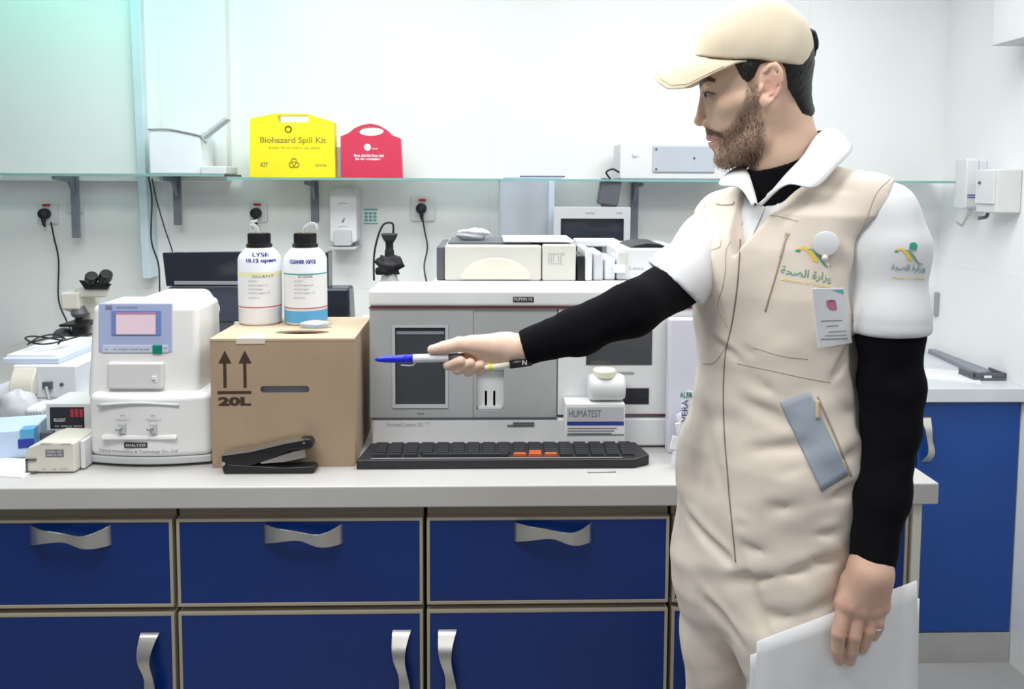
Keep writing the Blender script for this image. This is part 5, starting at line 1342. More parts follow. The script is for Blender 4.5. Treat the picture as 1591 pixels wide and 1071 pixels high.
# ---- beard strands rooted on the jaw
bvh_body=BVHTree.FromPolygons([tuple(p) for p in bv],[tuple(int(i) for i in t) for t in bf])
rs=np.random.RandomState(5); sv=[];sf=[]
tries=0; made=0
Lw=Vector(HL.astype(float)); 
while made<1700 and tries<14000:
    tries+=1
    px_,py_=rs.uniform(1086,1193),rs.uniform(128,272)
    sd=float(poly_sd(np.array([px_]),np.array([py_]),beardpoly)[0])
    if sd>1.5 or (sd>-5 and rs.rand()<.5): continue
    if py_<180 and rs.rand()<.45: continue
    side=1 if rs.rand()<.72 else -1
    o=Vector(fromh(px_,150*side,py_)); hit,nr,_,_=bvh_body.ray_cast(o,-Lw*side,.3)
    if hit is None: continue
    if side>0 and nr.dot(Lw)<0: nr=-nr
    down=Vector((HZ*-1).astype(float)); fw=Vector((HX*-1).astype(float))
    ln=(.0035+.004*rs.rand())*(1.25 if py_>225 else .85)
    d=(nr*.5+down*(.9)+fw*(rs.uniform(-.35,.45))+Vector(rs.normal(size=3)*.15)).normalized()
    u=d.cross(nr).normalized()*.00042; b0=hit-nr*.0006; k=len(sv)
    mid=b0+d*ln*.55+nr*.0007
    sv+= [b0+u,b0-u,mid-u*.8,mid+u*.8,b0+d*ln]; sf+=[(k,k+1,k+2,k+3),(k+3,k+2,k+4)]
    made+=1
M_beard=mat('brown_beard',(.14,.09,.055),.6)
make('beard',geo([tuple(p) for p in sv],sf),M_beard,man,kind='stuff')
# eyebrow strands
sv=[];sf=[]
for k_ in range(160):
    s=rs.rand(); px_=1085+26*s; py_=133-14*math.sin(s*math.pi*.55)+rs.uniform(-2.5,2.5)+3*s
    o=Vector(fromh(px_,150,py_)); hit,nr,_,_=bvh_body.ray_cast(o,-Lw,.3)
    if hit is None: continue
    if nr.dot(Lw)<0: nr=-nr
    d=(Vector(HX.astype(float))*.9+Vector(HZ.astype(float))*(.4-.8*s)+nr*.25).normalized(); u=d.cross(nr).normalized()*.0004; k=len(sv); b0=hit-nr*.0004
    sv+=[b0+u,b0-u,b0+d*.006+nr*.0008]; sf.append((k,k+1,k+2))
make('eyebrow',geo([tuple(p) for p in sv],sf),M_hair,man,kind='stuff')

# ---- cap
M_cap=mat('cream_cap_cotton',(.70,.61,.46),.85,bump=.25,bscale=700,bdist=.0006,sheen=.2)
def cap_field(p):
    q=toh(p); s=np.stack([q[:,0],np.abs(q[:,1]),q[:,2]],1)
    f=smin(ell(s,(1171,0,-84),(88,82,85)),ell(s,(1140,0,-80),(62,68,60)),14)
    f=smin(f,ell(s,(1205,0,-90),(53,72,62)),12)
    f=f+wob(q,.045,22)*.9
    # seams
    lat=np.abs(q[:,1]); f=f+.7*np.exp(-(lat/1.2)**2)
    an=np.arctan2(lat,q[:,0]-1172); rd=np.sqrt(lat**2+(q[:,0]-1172)**2)
    for a_ in (1.05,2.09): f=f+.6*np.exp(-((an-a_)*rd/1.3)**2)
    sh=smax(f,-(f+7.0),1)
    # lower rim: sloping cut
    xr=[1060,1076,1110,1144,1175,1207,1240,1262]; yr=[82,84,90,94,95.5,101,107,110]
    cut=np.interp(q[:,0],xr,yr)+q[:,2]*1.0    # >0 above rim
    f2=smax(sh,-(cut),1.5)
    return (f2/1000).astype(np.float32)
lo=np.min([fromh(a,b,c) for a in (1066,1272) for b in (-95,95) for c in (-12,120)],0); hi=np.max([fromh(a,b,c) for a in (1066,1272) for b in (-95,95) for c in (-12,120)],0)
v_,f_=nets(cap_field,*[axis_coords(lo[i],hi[i],.0022) for i in range(3)],margin=.02)
cap=fast('cap',relax(v_,f_,2,.5),f_,M_cap,man)
tab=[(0,1011,0,106),(20,1013,27,112),(38,1022,50,124),(52,1040,66,134),(64,1066,76,133),(76,1103,80,115),(88,1146,79,96)]
def brim_pt(a,s):
    aa=abs(a); A_=[t_[0] for t_ in tab]
    tx=np.interp(aa,A_,[t_[1] for t_ in tab]); tl=np.interp(aa,A_,[t_[2] for t_ in tab]); ty=np.interp(aa,A_,[t_[3] for t_ in tab])
    r_=R(aa); rx=1168-91*math.cos(r_*.98); rl=77*math.sin(r_); ry=83+13*math.sin(r_)**1.6
    s2=s; x=rx+(tx-rx)*s2; y=ry+(ty-ry)*(s2**1.5); l=rl+(tl-rl)*s2
    y-=math.sin(math.pi*s)*3.5*math.cos(r_)
    return x,(l if a>=0 else -l),y
gv=[];gf=[];na,ns=44,10
for lay in (0,3.0):
    for i in range(na+1):
        a=-88+176*i/na
        for j in range(ns+1):
            x_,l_,y_=brim_pt(a,j/ns); gv.append(tuple(fromh(x_,l_,y_+lay)))
N1=(na+1)*(ns+1)
for i in range(na):
    for j in range(ns):
        a=i*(ns+1)+j; gf.append((a,a+1,a+ns+2,a+ns+1)); gf.append((N1+a,N1+a+ns+1,N1+a+ns+2,N1+a+1))
for i in range(na):
    a=i*(ns+1)+ns; b=a+ns+1; gf.append((a,N1+a,N1+b,b)); a=i*(ns+1); b=a+ns+1; gf.append((a,b,N1+b,N1+a))
for j in range(ns):
    gf.append((j,N1+j,N1+j+1,j+1)); a=na*(ns+1)+j; gf.append((a,a+1,N1+a+1,N1+a))
make('brim',geo(gv,gf),M_cap,cap,smooth=True,sub=1)
make('button',lathe([(.006,0),(.005,.003),(.0,.004)],tuple(fromh(1172,0,-1)),16),M_cap,cap,smooth=True)
make('back_strap',tube([fromh(1250,0,50),fromh(1259,0,58),fromh(1263,0,74),fromh(1261,0,92)],[.003,.0045,.005,.003],10,0,6),M_black,cap,smooth=True)
bs=[]
for i in range(60):
    a=-82+164*i/59; x_,l_,y_=brim_pt(a,.93); bs.append(tuple(fromh(x_,l_,y_-.6)))
make('brim_stitch',tube(bs,.0006,5,0,0),mat('cap_thread',(.60,.47,.28),.8),cap)

# ------------------------------------------------------------------ clothes
def armf(p,pts,rad): return chain(p,pts,rad,.02)
# black undershirt: sleeves and high collar
def undershirt(p):
    a=armf(p,Ls,Lr); b=armf(p,Rs,Rr)
    a=a+wob(p,55,41)*.0022+wob(p*np.array([.5,.5,2.2],np.float32),60,43)*.0012
    b=b+wob(p,55,42)*.0020+wob(p*np.array([1.6,.5,1.],np.float32),60,44)*.0012
    # cuffs cut square
    def cutc(f,c,dr):
        dr=np.array(dr,np.float32); dr/=np.linalg.norm(dr); return smax(f,(p-c)@dr,.002)
    a=cutc(a,at(1354,873,1.07),at(1354,873,1.07)-at(1368,780,1.085)); 
    cR=at(812,541,1.235); b=cutc(b,cR,np.array([-1,0.0,-.30]))
    q=toh(p); s=q
    n=cone(s,(1216,0,-200),(1236,0,-330),61,70); 
    top=np.interp(q[:,0],[1150,1173,1217,1244,1269,1290],[266,263,251,241,205,200])
    n=smax(smax(n,q[:,2]+top,2),-(q[:,2]+330),2)/1000.0
    n=np.maximum(n,-(cone(s,(1216,0,-190),(1232,0,-290),54,58)/1000.0))
    return np.minimum(np.minimum(a,b),n).astype(np.float32)
M_blk=mat('black_jersey',(.004,.004,.006),.95,spec=.15,bump=.3,bscale=900,bdist=.0005,var=.1)
xs=axis_coords(float(rh(800,540)[0])-.01,float(Lsh[0])+.08,.0036); ys=axis_coords(-.60,.0,.004); zs=axis_coords(float(lh(1350,900)[2])-.02,float(fromh(1269,0,195)[2])+.01,.004,[(float(fromh(1269,0,290)[2]),float(fromh(1269,0,195)[2]),.0025)])
uv,uf=nets(undershirt,xs,ys,zs,margin=.015); uv=relax(uv,uf,1,.4)
under=fast('undershirt',uv,uf,M_blk,man)

# white polo: sleeves and collar
Ps=[at(1376,322,1.12),at(1385,385,1.11),at(1384,500,1.10),at(1384,560,1.10)]; Pr=[sizepx(38,1.12),sizepx(51,1.11),sizepx(53,1.10),sizepx(54,1.1)]
Qs=[at(1145,342,1.35),at(1104,378,1.30),at(1052,436,1.24),at(1005,480,1.2)]; Qr=[.044,.046,.0475,.048]
def polo(p):
    a=chain(p,Ps,Pr,.03)+wob(p*np.array([1,1,.5],np.float32),28,51)*.003
    band=np.exp(-((p[:,2]-at(1384,496,1.1)[2])/.0022)**2)*.0012
    a=a+band
    a=smax(a,at(1384,517,1.10)[2]-p[:,2]+ (p[:,0]-Lsh[0])*.04,.003)
    b=chain(p,Qs,Qr,.03)+wob(p,30,52)*.003
    dr=(Qs[2]-Qs[1]); dr=dr/np.linalg.norm(dr); dr=np.array([-.64,0,-.77],np.float32)
    b=smax(b,(p-at(1050,444,1.24))@dr,.003)
    t=torso(p,.012)
    sh=smin(cone(p,fromh(1236,0,306),Lsh,.042,.032),cone(p,fromh(1236,0,306),Rsh,.042,.034),.03)
    f=smin(smin(a,b,.01),sh,.02); f=smin(f,np.maximum(t,at(1200,500,1.24)[2]-p[:,2]),.015)
    q=toh(p); n=cone(q,(1222,0,-220),(1242,0,-340),66,74)/1000.0
    f=smax(f,-n,.004)
    return f.astype(np.float32)
M_polo=mat('white_polo_cotton',(.72,.73,.745),.9,bump=.2,bscale=900,bdist=.0005)
xs=axis_coords(float(at(1000,430,1.2)[0])-.03,float(Lsh[0])+.09,.004); ys=axis_coords(-.60,.06,.0045); zs=axis_coords(float(at(1384,530,1.1)[2])-.01,float(at(1384,225,1.1)[2])+.02,.004)
pv,pf=nets(polo,xs,ys,zs,margin=.015); pv=relax(pv,pf,2,.4)
polo_o=fast('polo_shirt',pv,pf,M_polo,man)

# beige coverall: vest part, trousers with folds
Yz=np.array([0,0,0],np.float32)
LT=[at(1222,890,1.19),at(1228,1000,1.17),at(1230,1130,1.16)]
RT=[at(1124,890,1.28),at(1109,1000,1.30),at(1116,1130,1.31)]
LTr=[sizepx(76,1.18),sizepx(68,1.165),.060]; RTr=[sizepx(64,1.28),sizepx(50,1.3),.050]
def coverall_core(p):
    t=torso(p,-.002)
    t=smin(t,cone(p,fromh(1244,0,300),at(1356,318,1.125),.046,.046),.03)
    t=smin(t,cone(p,fromh(1240,0,300),at(1128,336,1.345),.046,.045),.03)
    # chest fullness
    t=smin(t,ell(p,tuple(at(1180,420,1.22)),(.075,.06,.085)),.03)
    la=chain(p,LT+[Lan+np.array([0,0,-.05],np.float32)],LTr+[.058],.03); ra=chain(p,RT+[Ran+np.array([0,0,-.05],np.float32)],RTr+[.055],.03)
    g=np.minimum(la,ra); g=smin(la,ra,.006)
    return smin(t,g,.045)
def crease(p,a,b,w,dpt):
    """a soft valley along the line a-b"""
    a=np.array(a,np.float32);b=np.array(b,np.float32);d=b-a;t=np.clip(((p-a)@d)/float(d@d),0,1);r=n3(p-(a+t[:,None]*d))
    return dpt*np.exp(-(r/w)**2)*np.sin(np.pi*np.clip(t,.02,.98))**.5
CR=[((1340,580),(1160,545),.008,.005),((1330,640),(1180,600),.012,.007),((1335,755),(1200,790),.012,.008),((1330,700),(1220,735),.010,.005),((1100,520),(1150,560),.008,.004),
    ((1300,870),(1160,850),.010,.007),((1260,880),(1130,905),.012,.007),((1300,830),(1150,815),.009,.005),((1160,880),(1190,985),.010,.005),((1070,800),(1140,880),.010,.006),((1165,700),(1260,690),.012,.004),((1215,350),(1280,300),.010,.004),((1110,400),(1125,520),.008,.004),((1290,590),(1325,520),.007,.005),((1090,930),(1150,1000),.012,.006),((1290,930),(1190,960),.012,.006),((1150,620),(1230,660),.013,.004),((1100,640),(1120,760),.013,.004)]
CRp=[]
for a,b,w_,dp in CR:
    CRp.append([a,b,w_*.9,dp*1.6])
def coverall(p,raw=False):
    f=coverall_core(p)
    low=np.clip((at(1200,520,1.2)[2]-p[:,2])/.1,0,1)
    f=f+wob(p*np.array([1,1,1.7],np.float32),22,61)*(.0030+.0018*low)+wob(p*np.array([1,1,1.2],np.float32),48,62)*(.0012+.0016*low)
    if CRW:
        for a,b,w_,dp in CRW: 
            m=(np.abs(p-(a+b)/2)<(np.abs(a-b)/2+3*w_)).all(1)
            if m.any(): f[m]+=crease(p[m],a,b,w_,dp)-0.45*crease(p[m],a+np.array([0,0,w_*1.6],np.float32),b+np.array([0,0,w_*1.6],np.float32),w_,dp)
    # armholes
    f=smax(f,-(chain(p,[at(1406,318,1.10),at(1390,385,1.10),at(1384,450,1.10),at(1380,560,1.10),at(1372,660,1.09)],[sizepx(38,1.12),sizepx(57,1.11),sizepx(60,1.1),sizepx(54,1.1),sizepx(40,1.1)],.02)),.004)
    f=smax(f,-(chain(p,[at(1096,372,1.30),at(1046,440,1.24)],[.040,.052],.02)),.004)
    # neck opening with a v running down to the zip
    q=toh(p); n=cone(q,(1222,0,-220),(1244,0,-345),68,72)/1000.0
    f=smax(f,-n,.004)
    dx=p-VN; u=dx@TA; vv=dx@TF; 
    w_=np.clip((p[:,2]-VZ0)/(VZ1-VZ0),-1,1.5)*.055
    wedge=np.maximum(np.abs(u-.004)-w_, -(vv-.02)); wedge=np.maximum(wedge,VZ0-p[:,2])
    f=smax(f,-wedge,.004)
    # trouser hems
    f=smax(f,.06+ZF-p[:,2],.003)
    return f.astype(np.float32)
CRW=[]; cz_=at(1180,420,1.22); VN=at(1213,420,1.24); VZ0=at(1145,402,1.17)[2]; VZ1=at(1145,290,1.17)[2]
# project crease ends on to the smooth garment first
def march(px,py,fn,t0=.9,t1=1.6):
    r=V3(ray(px,py)); o=V3(CAM); t=np.linspace(t0,t1,160).astype(np.float32); pts=o+t[:,None]*(r/abs(float(V3(ray(W/2,PY))@r)/float(np.linalg.norm(V3(ray(W/2,PY)))))); v=fn(pts); k=np.argmax(v<0)
    return pts[k] if (v<0).any() else None
cw=[]
for a,b,w_,dp in CRp:
    A_=march(a[0],a[1],coverall_core); B_=march(b[0],b[1],coverall_core)
    if A_ is not None and B_ is not None: cw.append((A_,B_,w_,dp))
CRW=cw
xs=axis_coords(float(at(1050,900,1.3)[0])-.03,float(at(1400,300,1.12)[0])+.02,.0036); ys=axis_coords(-.52,.02,.0038)
zs=axis_coords(.05+ZF,float(at(1384,225,1.2)[2])+.02,.009,[(float(at(1200,1090,1.2)[2]),2.0,.0036)])
cv,cf=nets(coverall,xs,ys,zs,margin=.02); cv=relax(cv,cf,1,.4)
M_vest=mat('beige_cotton',(.73,.645,.56),.9,bump=.3,bscale=800,bdist=.0006,sheen=.15,var=.03)
cov=fast('coverall',cv,cf,M_vest,man)
bvh_cov=BVHTree.FromPolygons([tuple(p) for p in cv],[tuple(int(i) for i in t) for t in cf])
bvh_polo=BVHTree.FromPolygons([tuple(p) for p in pv],[tuple(int(i) for i in t) for t in pf])
def drape(pts,bvh,off=.0012,fill=None):
    out=[]
    for (px,py) in pts:
        r=ray(px,py).normalized(); hit,nr,_,_=bvh.ray_cast(CAM,r,4)
        if hit is None: 
            if out: out.append(out[-1].copy())
            continue
        if nr.dot(r)>0: nr=-nr
        out.append(hit+nr*off)
    return out
def densify(pts,step=3.0):
    out=[]
    for a,b in zip(pts[:-1],pts[1:]):
        n=max(1,int(math.hypot(b[0]-a[0],b[1]-a[1])/step))
        for k in range(n): out.append((a[0]+(b[0]-a[0])*k/n,a[1]+(b[1]-a[1])*k/n))
    out.append(pts[-1]); return out
def spl(pts,n=5):
    return [(p.x,p.y) for p in smooth_pts([(a,b,0) for a,b in pts],n)]
def seam(name,pts,parent,m,r=.0006,bvh=None,off=.0004,label=None):
    d=drape(densify(spl(pts)) if len(pts)>2 else densify(pts),bvh or bvh_cov,off)
    if len(d)>1: return make(name,tube(d,r,6,0,0),m,parent,smooth=True,label=label)
M_seam=mat('brown_seam_thread',(.42,.32,.25),.9); M_seaml=mat('tan_seam',(.50,.41,.33),.9); M_zip=mat('dark_zip_teeth',(.22,.16,.12),.6)
seam('zip',[(1150,372),(1149,400),(1146,440),(1141,480),(1136,510),(1128,545),(1125,580),(1124,620),(1126,680),(1130,730),(1134,780),(1139,830),(1143,873)],cov,M_zip,.0010)
for s_ in ([(1088,392),(1105,389),(1119,384)],[(1119,384),(1121,372)],[(1135,374),(1128,392),(1127,420),(1122,450),(1115,470),(1120,490),(1130,508)],[(1092,565),(1110,563),(1128,540)],
           [(1163,342),(1200,335),(1240,344)],[(1145,565),(1180,572),(1240,585),(1290,594)],[(1170,540),(1215,553),(1255,558)],
           [(1328,462),(1322,490),(1330,540)],[(1090,300),(1098,330)],[(1150,292),(1160,320),(1152,350)],[(1384,277),(1362,300),(1348,335),(1336,370),(1326,410),(1323,450)]):
    seam('seam',s_,cov,M_seaml,.0005)
# slanted chest pocket zips and the shoulder tab
seam('pocket_zip',[(1222,362),(1218,385),(1212,405),(1205,430),(1196,460),(1189,484)],cov,M_seam,.0014)
seam('zip_pull',[(1226,362),(1218,380),(1213,400)],cov,M_seaml,.0018)
seam('shoulder_tab',[(1113,317),(1122,319),(1139,318),(1140,314)],cov,M_seam,.0012)
seam('pocket_zip',[(1270,616),(1285,650),(1300,685),(1312,715),(1322,740)],cov,M_seam,.0016)
seam('zip_pull',[(1270,622),(1270,650)],cov,mat('tan_pull',(.62,.48,.33),.7),.0034)
def patch(name,poly,parent,m,off=.0012,thick=.0008,bvh=None,step=5,label=None):
    """a piece of cloth lying on the garment, outlined in picture pixels"""
    bvh=bvh or bvh_cov
    P_=np.array(poly,float); x0,y0=P_.min(0); x1,y1=P_.max(0)
    # map a unit square to a quad when four corners given
    n=14; v=[];f=[]
    if len(poly)==4:
        for i in range(n+1):
            for j in range(n+1):
                s,t=i/n,j/n; q=(P_[0]*(1-s)+P_[1]*s)*(1-t)+(P_[3]*(1-s)+P_[2]*s)*t
                v.append((q[0],q[1]))
        d=drape(v,bvh,off)
        if len(d)<len(v): return None
        for i in range(n):
            for j in range(n): a=i*(n+1)+j; f.append((a,a+1,a+n+2,a+n+1))
        o=make(name,geo([tuple(p) for p in d],f),m,parent,smooth=True,label=label)
        md=o.modifiers.new('solid','SOLIDIFY'); md.thickness=thick; md.offset=0
        return o
M_patch=mat('grey_blue_patch',(.33,.38,.44),.9,bump=.3,bscale=800,bdist=.0005)
patch('leg_pocket_patch',[(1212,626),(1258,608),(1318,738),(1276,764)],cov,M_patch,label='grey blue pocket patch')
# embroidered emblem and lettering
M_eg=mat('green_thread',(.03,.33,.20),.8); M_ey=mat('yellow_thread',(.80,.58,.10),.8); M_eg2=mat('grey_green_thread',(.18,.36,.26),.8); M_eyl=mat('pale_yellow_thread',(.82,.70,.36),.8)
def dtext(s,c,size,width,ang,parent,m,bvh,name='lettering',off=.0008,bold=0.0):
    v,f=text2d(s,size,bold=bold)
    if len(v)==0: return
    k=width/(v[:,0].max()-v[:,0].min()); cx=(v[:,0].max()+v[:,0].min())/2; cy=(v[:,1].max()+v[:,1].min())/2
    pts=[]
    for q in v:
        a=(q[0]-cx)*k; b=(q[1]-cy); pts.append((c[0]+a*math.cos(ang)+b*math.sin(ang)*1, c[1]+a*math.sin(ang)-b*math.cos(ang)))
    d=[]
    for p in pts:
        r=ray(*p).normalized(); hit,nr,_,_=bvh.ray_cast(CAM,r,4)
        if hit is None: return
        if nr.dot(r)>0: nr=-nr
        d.append(tuple(hit+nr*off))
    make(name,geo(d,f),m,parent)
def ribbon(name,top,bot,parent,m,bvh,off=.0008):
    n=18
    def samp(pl,t):
        L_=[math.hypot(b[0]-a[0],b[1]-a[1]) for a,b in zip(pl[:-1],pl[1:])]; s=t*sum(L_)
        for (a,b),l_ in zip(zip(pl[:-1],pl[1:]),L_):
            if s<=l_+1e-9: k=s/max(l_,1e-9); return (a[0]+(b[0]-a[0])*k,a[1]+(b[1]-a[1])*k)
            s-=l_
        return pl[-1]
    T_,B_=spl(top),spl(bot); v=[]
    for i in range(n+1): v+=[samp(T_,i/n),samp(B_,i/n)]
    d=drape(v,bvh,off)
    if len(d)<len(v): return
    make(name,geo([tuple(p) for p in d],[(2*i,2*i+1,2*i+3,2*i+2) for i in range(n)]),m,parent,smooth=True)
AR1='\uFE94\uFEA4\uFEBC\uFEDF\uFE8D'; AR2='\uFE93\uFEAD\uFE8D\uFEAF\uFEED'
def emblem(ox,oy,sc,parent,bvh,ang,full=True):
    T=lambda x,y:(ox+(x*math.cos(ang)-y*math.sin(ang))*sc,oy+(x*math.sin(ang)+y*math.cos(ang))*sc)
    ribbon('emblem',[T(-6,-30),T(2,-33),T(9,-29)],[T(-7,-20),T(1,-19),T(9,-21)],parent,M_eg,bvh)
    for dx in (-5,-1,3,7): ribbon('emblem',[T(dx-.8,-20),T(dx-.4,-13)],[T(dx+1.2,-20),T(dx+.6,-13)],parent,M_eg,bvh)
    ribbon('emblem',[T(-34,-14),T(-22,-18),T(-8,-12),T(2,2)],[T(-34,-12),T(-22,-13),T(-12,-6),T(-6,4),T(2,5)],parent,M_ey,bvh)
    ribbon('emblem',[T(-16,-15),T(-6,-15),T(6,-5),T(16,8),T(24,9)],[T(-16,-14),T(-7,-11),T(3,-1),T(14,10),T(24,11)],parent,M_eg2,bvh)
    ribbon('emblem',[T(-36,-12),T(-28,-12)],[T(-36,-9),T(-28,-9)],parent,M_eg,bvh)
emblem(1269,403,.95,cov,bvh_cov,R(6))
dtext(AR1+' '+AR2,(1253,427),17,80,R(9),cov,M_eg2,bvh_cov,bold=.2)
dtext('Ministry of Health',(1252,440),6,78,R(9),cov,M_eyl,bvh_cov,bold=.2)
emblem(1416,401,.75,polo_o,bvh_polo,R(6))
dtext(AR1+' '+AR2,(1411,417),13,52,R(2),polo_o,M_eg2,bvh_polo,bold=.15)
dtext('Ministry of Health',(1411,432),4.5,50,R(2),polo_o,M_eyl,bvh_polo,bold=.15)
# polo collar
def strip3(name,inner,outer,parent,m,thick=.0018):
    A_=smooth_pts(inner,6);B_=smooth_pts(outer,6);n=60;k=6;v=[];f=[]
    def samp(pl,t):
        x=t*(len(pl)-1);i=min(int(x),len(pl)-2);return pl[i].lerp(pl[i+1],x-i)
    for i in range(n+1):
        a,b=samp(A_,i/n),samp(B_,i/n)
        for j in range(k+1):
            t=j/k; p=a.lerp(b,t); p=p+Vector((0,0,.004*math.sin(math.pi*t))); v.append(tuple(p))
    for i in range(n):
        for j in range(k): a=i*(k+1)+j; f.append((a,a+1,a+k+2,a+k+1))
    o=make(name,geo(v,f),m,parent,smooth=True)
    md=o.modifiers.new('solid','SOLIDIFY'); md.thickness=thick; md.offset=1
    return o
inn=[D(1177,318,1.165),D(1205,292,1.155),D(1237,252,1.165),D(1262,222,1.185),D(1280,203,1.23),D(1272,206,1.29),D(1240,225,1.32)]
out_=[D(1222,287,1.125),D(1245,291,1.118),D(1268,291,1.115),D(1300,258,1.125),D(1324,234,1.16),D(1302,206,1.27),D(1286,200,1.31)]
inn=[D(1176,319,1.162),D(1196,302,1.15),D(1220,273,1.148),D(1247,244,1.155),D(1268,212,1.185),D(1286,200,1.225),D(1280,203,1.28),D(1250,215,1.31)]
out_=[D(1182,322,1.16),D(1222,288,1.128),D(1266,292,1.112),D(1298,262,1.12),D(1323,235,1.145),D(1318,222,1.20),D(1300,206,1.27),D(1270,210,1.325)]
strip3('collar',inn,out_,polo_o,M_polo)
inn2=[D(1176,319,1.162),D(1172,300,1.19),D(1165,275,1.22),D(1160,262,1.26),D(1175,250,1.30)]
out2=[D(1170,322,1.165),D(1149,293,1.20),D(1118,288,1.235),D(1130,270,1.29),D(1150,262,1.32)]
strip3('collar',inn2,out2,polo_o,M_polo)
# placket: right and left shirt fronts seen in the vest opening
ribbon('placket',[(1176,320),(1168,350),(1158,380),(1152,402)],[(1190,322),(1178,350),(1162,385),(1154,403)],polo_o,M_polo,bvh_polo,.002)

# shoes
for nm,A_ in (('shoe',Lan),('shoe',Ran)):
    a=Vector(A_.astype(float)); fwd=Vector((-.6,-.8,0))
    def shoe(p,a=A_,fwd=np.array([-.6,-.8,0],np.float32)):
        b=a+fwd*.17+np.array([0,0,-.075],np.float32); h=a+fwd*-.03+np.array([0,0,-.07],np.float32)
        f=smin(cone(p,h,b,.038,.034),cone(p,a,h+fwd*.03,.045,.04),.02); return smax(f,.002+ZF-p[:,2],.002).astype(np.float32)
    lo=A_-np.array([.2,.25,.12]); hi=A_+np.array([.1,.1,.06])
    v_,f_=nets(shoe,*[axis_coords(lo[i],hi[i],.006) for i in range(3)])
    fast('shoe',v_,f_,mat('black_leather',(.02,.02,.022),.4),man)

# ------------------------------------------------------------------ things he holds or wears loose
pn=lambda x,y,t=-10: D(x,y,dR+t/1000)
t=thing('marker_pen','blue capped white marker pen held out in the outstretched hand','pen',tuple(pn(650,557)))
make('cap',lathe_dir([(.0008,0),(.0035,.08),(.0052,.3),(.0062,.7),(.0066,1)],pn(582,559),pn(641.5,557.2),24),M_bluepl,t,smooth=True)
make('barrel',lathe_dir([(.0064,0),(.0066,.5),(.0063,1)],pn(641.7,557.2),pn(697,556),24),M_white,t,smooth=True,bevel=.0005)
make('grip',lathe_dir([(.0063,0),(.0066,.5),(.006,1)],pn(697.2,556),pn(722,555),24),M_dgrey,t,smooth=True)
make('clip',tube([pn(623,567.5,-12),pn(640,568,-12),pn(646,563,-12)],.0012,8,0,4,1.0),M_white,t,smooth=True)
pm=lambda x,y,t=-16: D(x,y,dR+t/1000)
t=thing('marker_pen','second white and yellow pen with black lettered cap tucked under the wrist','pen',tuple(pm(790,567)))
make('barrel',lathe_dir([(.003,0),(.0048,.15),(.0048,1)],pm(752,572),pm(792,567),18),mat('ivory_barrel',(.76,.76,.62),.4),t,smooth=True)
make('ring_band',lathe_dir([(.0052,0),(.0052,1)],pm(759,571),pm(765,570.3),18),mat('yellow_band',(.72,.68,.08),.4),t)
make('cap',lathe_dir([(.0062,0),(.0066,.4),(.0066,1)],pm(792,567),pm(826,562),20),M_black,t,smooth=True)
c=pm(815,563.5,-24); make('letter_mark',textg('N',(c.x,c.y,c.z),.010,.007,0,.0003),M_inkw,t)
# papers in the hanging hand
def sheet(name,lb,pts,d0,bend,thick=.0012):
    n=10; v=[];f=[]
    P_=[np.array(p,float) for p in pts]
    for i in range(n+1):
        for j in range(n+1):
            s,t_=i/n,j/n; q=(P_[0]*(1-s)+P_[1]*s)*(1-t_)+(P_[3]*(1-s)+P_[2]*s)*t_
            v.append(tuple(D(q[0],q[1],d0+bend*(math.sin(s*math.pi)*.9-.3*s)+.004*t_)))
    for i in range(n):
        for j in range(n): a=i*(n+1)+j; f.append((a,a+1,a+n+2,a+n+1))
    o=make(name,geo(v,f),M_paper,smooth=True,loc=v[0]); md=o.modifiers.new('solid','SOLIDIFY'); md.thickness=thick
    tag(o,lb,'paper'); return o
sheet('paper_sheet','front white sheet held in his lowered hand',[(1176,997),(1424,902),(1428,1210),(1166,1230)],1.072,.006)
sheet('paper_sheet','back white sheet showing a thin edge behind the front one in his lowered hand',[(1166,1018),(1428,930),(1422,1230),(1158,1235)],1.083,.006)
# ring
rc=(lh(1364,966,-3)+lh(1361,980,1))/2; ax=lh(1361,980,1)-lh(1364,966,-3); ax/=np.linalg.norm(ax)
g=lathe_dir([(.0082,0),(.0094,.1),(.0094,.9),(.0082,1)],tuple(rc-ax*.0016),tuple(rc+ax*.0016),28)
o=make('finger_ring',g,mat('silver_ring',(.6,.6,.58),.25,1.0),loc=tuple(rc),smooth=True); tag(o,'silver ring on the little finger of the lowered hand','ring')
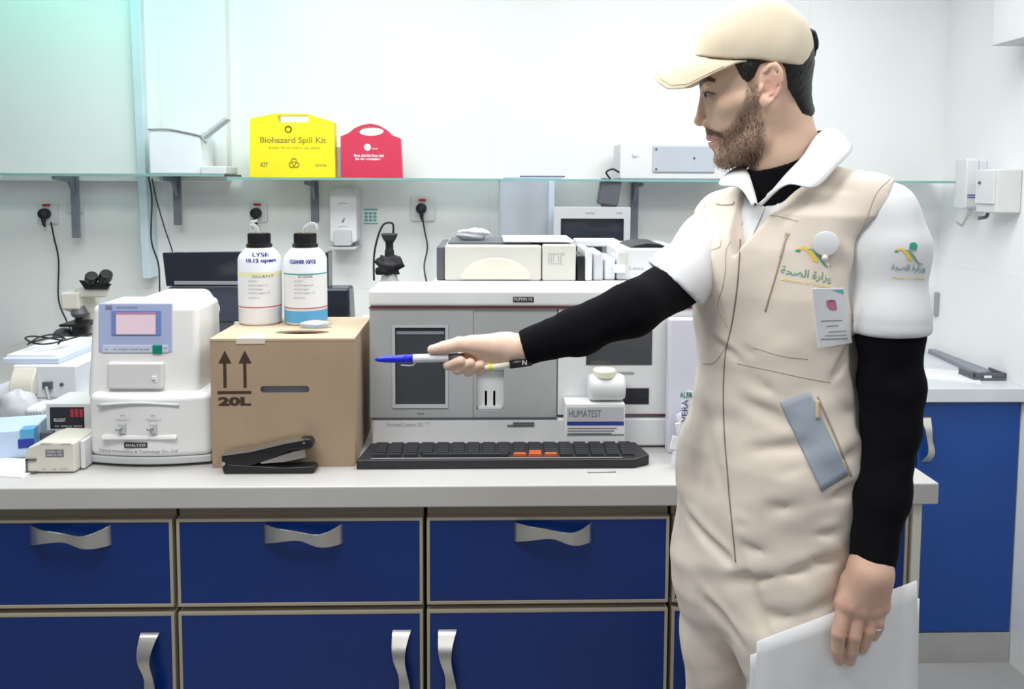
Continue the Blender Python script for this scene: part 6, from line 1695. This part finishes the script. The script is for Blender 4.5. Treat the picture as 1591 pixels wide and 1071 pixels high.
# badge and reel
b=drape([(1284,379)],bvh_cov,.004)[0]
t=thing('badge_reel','round white badge reel clipped on the vest beside the green emblem','badge',tuple(b))
to=(CAM-b).normalized(); to=Vector((to.x*.6-.3,to.y,0.05)).normalized()
make('disc',lathe_dir([(.0165,0),(.0175,.3),(.0175,.8),(.0150,1)],tuple(b),tuple(b+to*.006),40),M_white,t,smooth=False,bevel=.0008)
b2=drape([(1282,401)],bvh_cov,.006)[0]
make('bead',lathe_dir([(.003,0),(.0045,.5),(.003,1)],tuple(b2),tuple(b2+to*.006),16),mat('ivory_bead',(.75,.72,.6),.4),t,smooth=True)
make('strap',tube([b2,b2+Vector((.003,-.006,-.012)),drape([(1289,440)],bvh_cov,.008)[0]],.0012),M_clear,t,smooth=True)
cs=drape([(1262,449),(1312,448),(1324,533),(1272,541)],bvh_cov,.009)
c0=sum((Vector(c) for c in cs),Vector())/4
# flat card: fit plane through the draped corners
xax=((cs[1]-cs[0])+(cs[2]-cs[3])).normalized(); zax=((cs[0]-cs[3])+(cs[1]-cs[2])).normalized(); nrm=xax.cross(zax).normalized()
if nrm.dot(CAM-c0)<0: nrm=-nrm
c0=c0+nrm*.016
def onplane(px,py,off=0.0):
    r=ray(px,py); k=((c0+nrm*off)-CAM).dot(nrm)/r.dot(nrm); return CAM+r*k
t=thing('id_badge','white printed identity card with a pink photo area hanging on the vest','badge',tuple(c0))
def plate(name,poly,off,th,m):
    a=[onplane(x,y,off) for x,y in poly]; n=len(a); v=[tuple(p) for p in a]+[tuple(p-nrm*th) for p in a]
    return make(name,geo(v,[tuple(range(n)),tuple(range(n,2*n))[::-1]]+[(i,n+i,n+(i+1)%n,(i+1)%n) for i in range(n)]),m,t)
plate('card_holder',[(1262,449),(1312,448),(1324,533),(1272,541)],0,.0016,mat('white_card',(.86,.87,.89),.5))
plate('corner_band',[(1293,451),(1310,450),(1311,457)],.0004,.0003,mat('cyan_print',(.15,.50,.62),.5))
plate('pink_print',[(1284,467),(1298,466),(1301,480),(1299,483),(1290,482),(1285,476)],.0004,.0003,mat('pink_print',(.60,.22,.32),.5))
plate('dark_print',[(1287,467),(1294,466),(1295,469),(1288,470)],.0006,.0003,M_inkg)
for (x0,x1,y,h_) in ((1276,1309,498,1.4),(1285,1303,506,1.4),(1288,1316,515,1.2),(1282,1316,521,1.2),(1276,1317,526,2)):
    plate('printed_line',[(x0,y+.4),(x1,y-.8),(x1,y-.8+h_),(x0,y+.4+h_)],.0004,.0003,M_grey2)
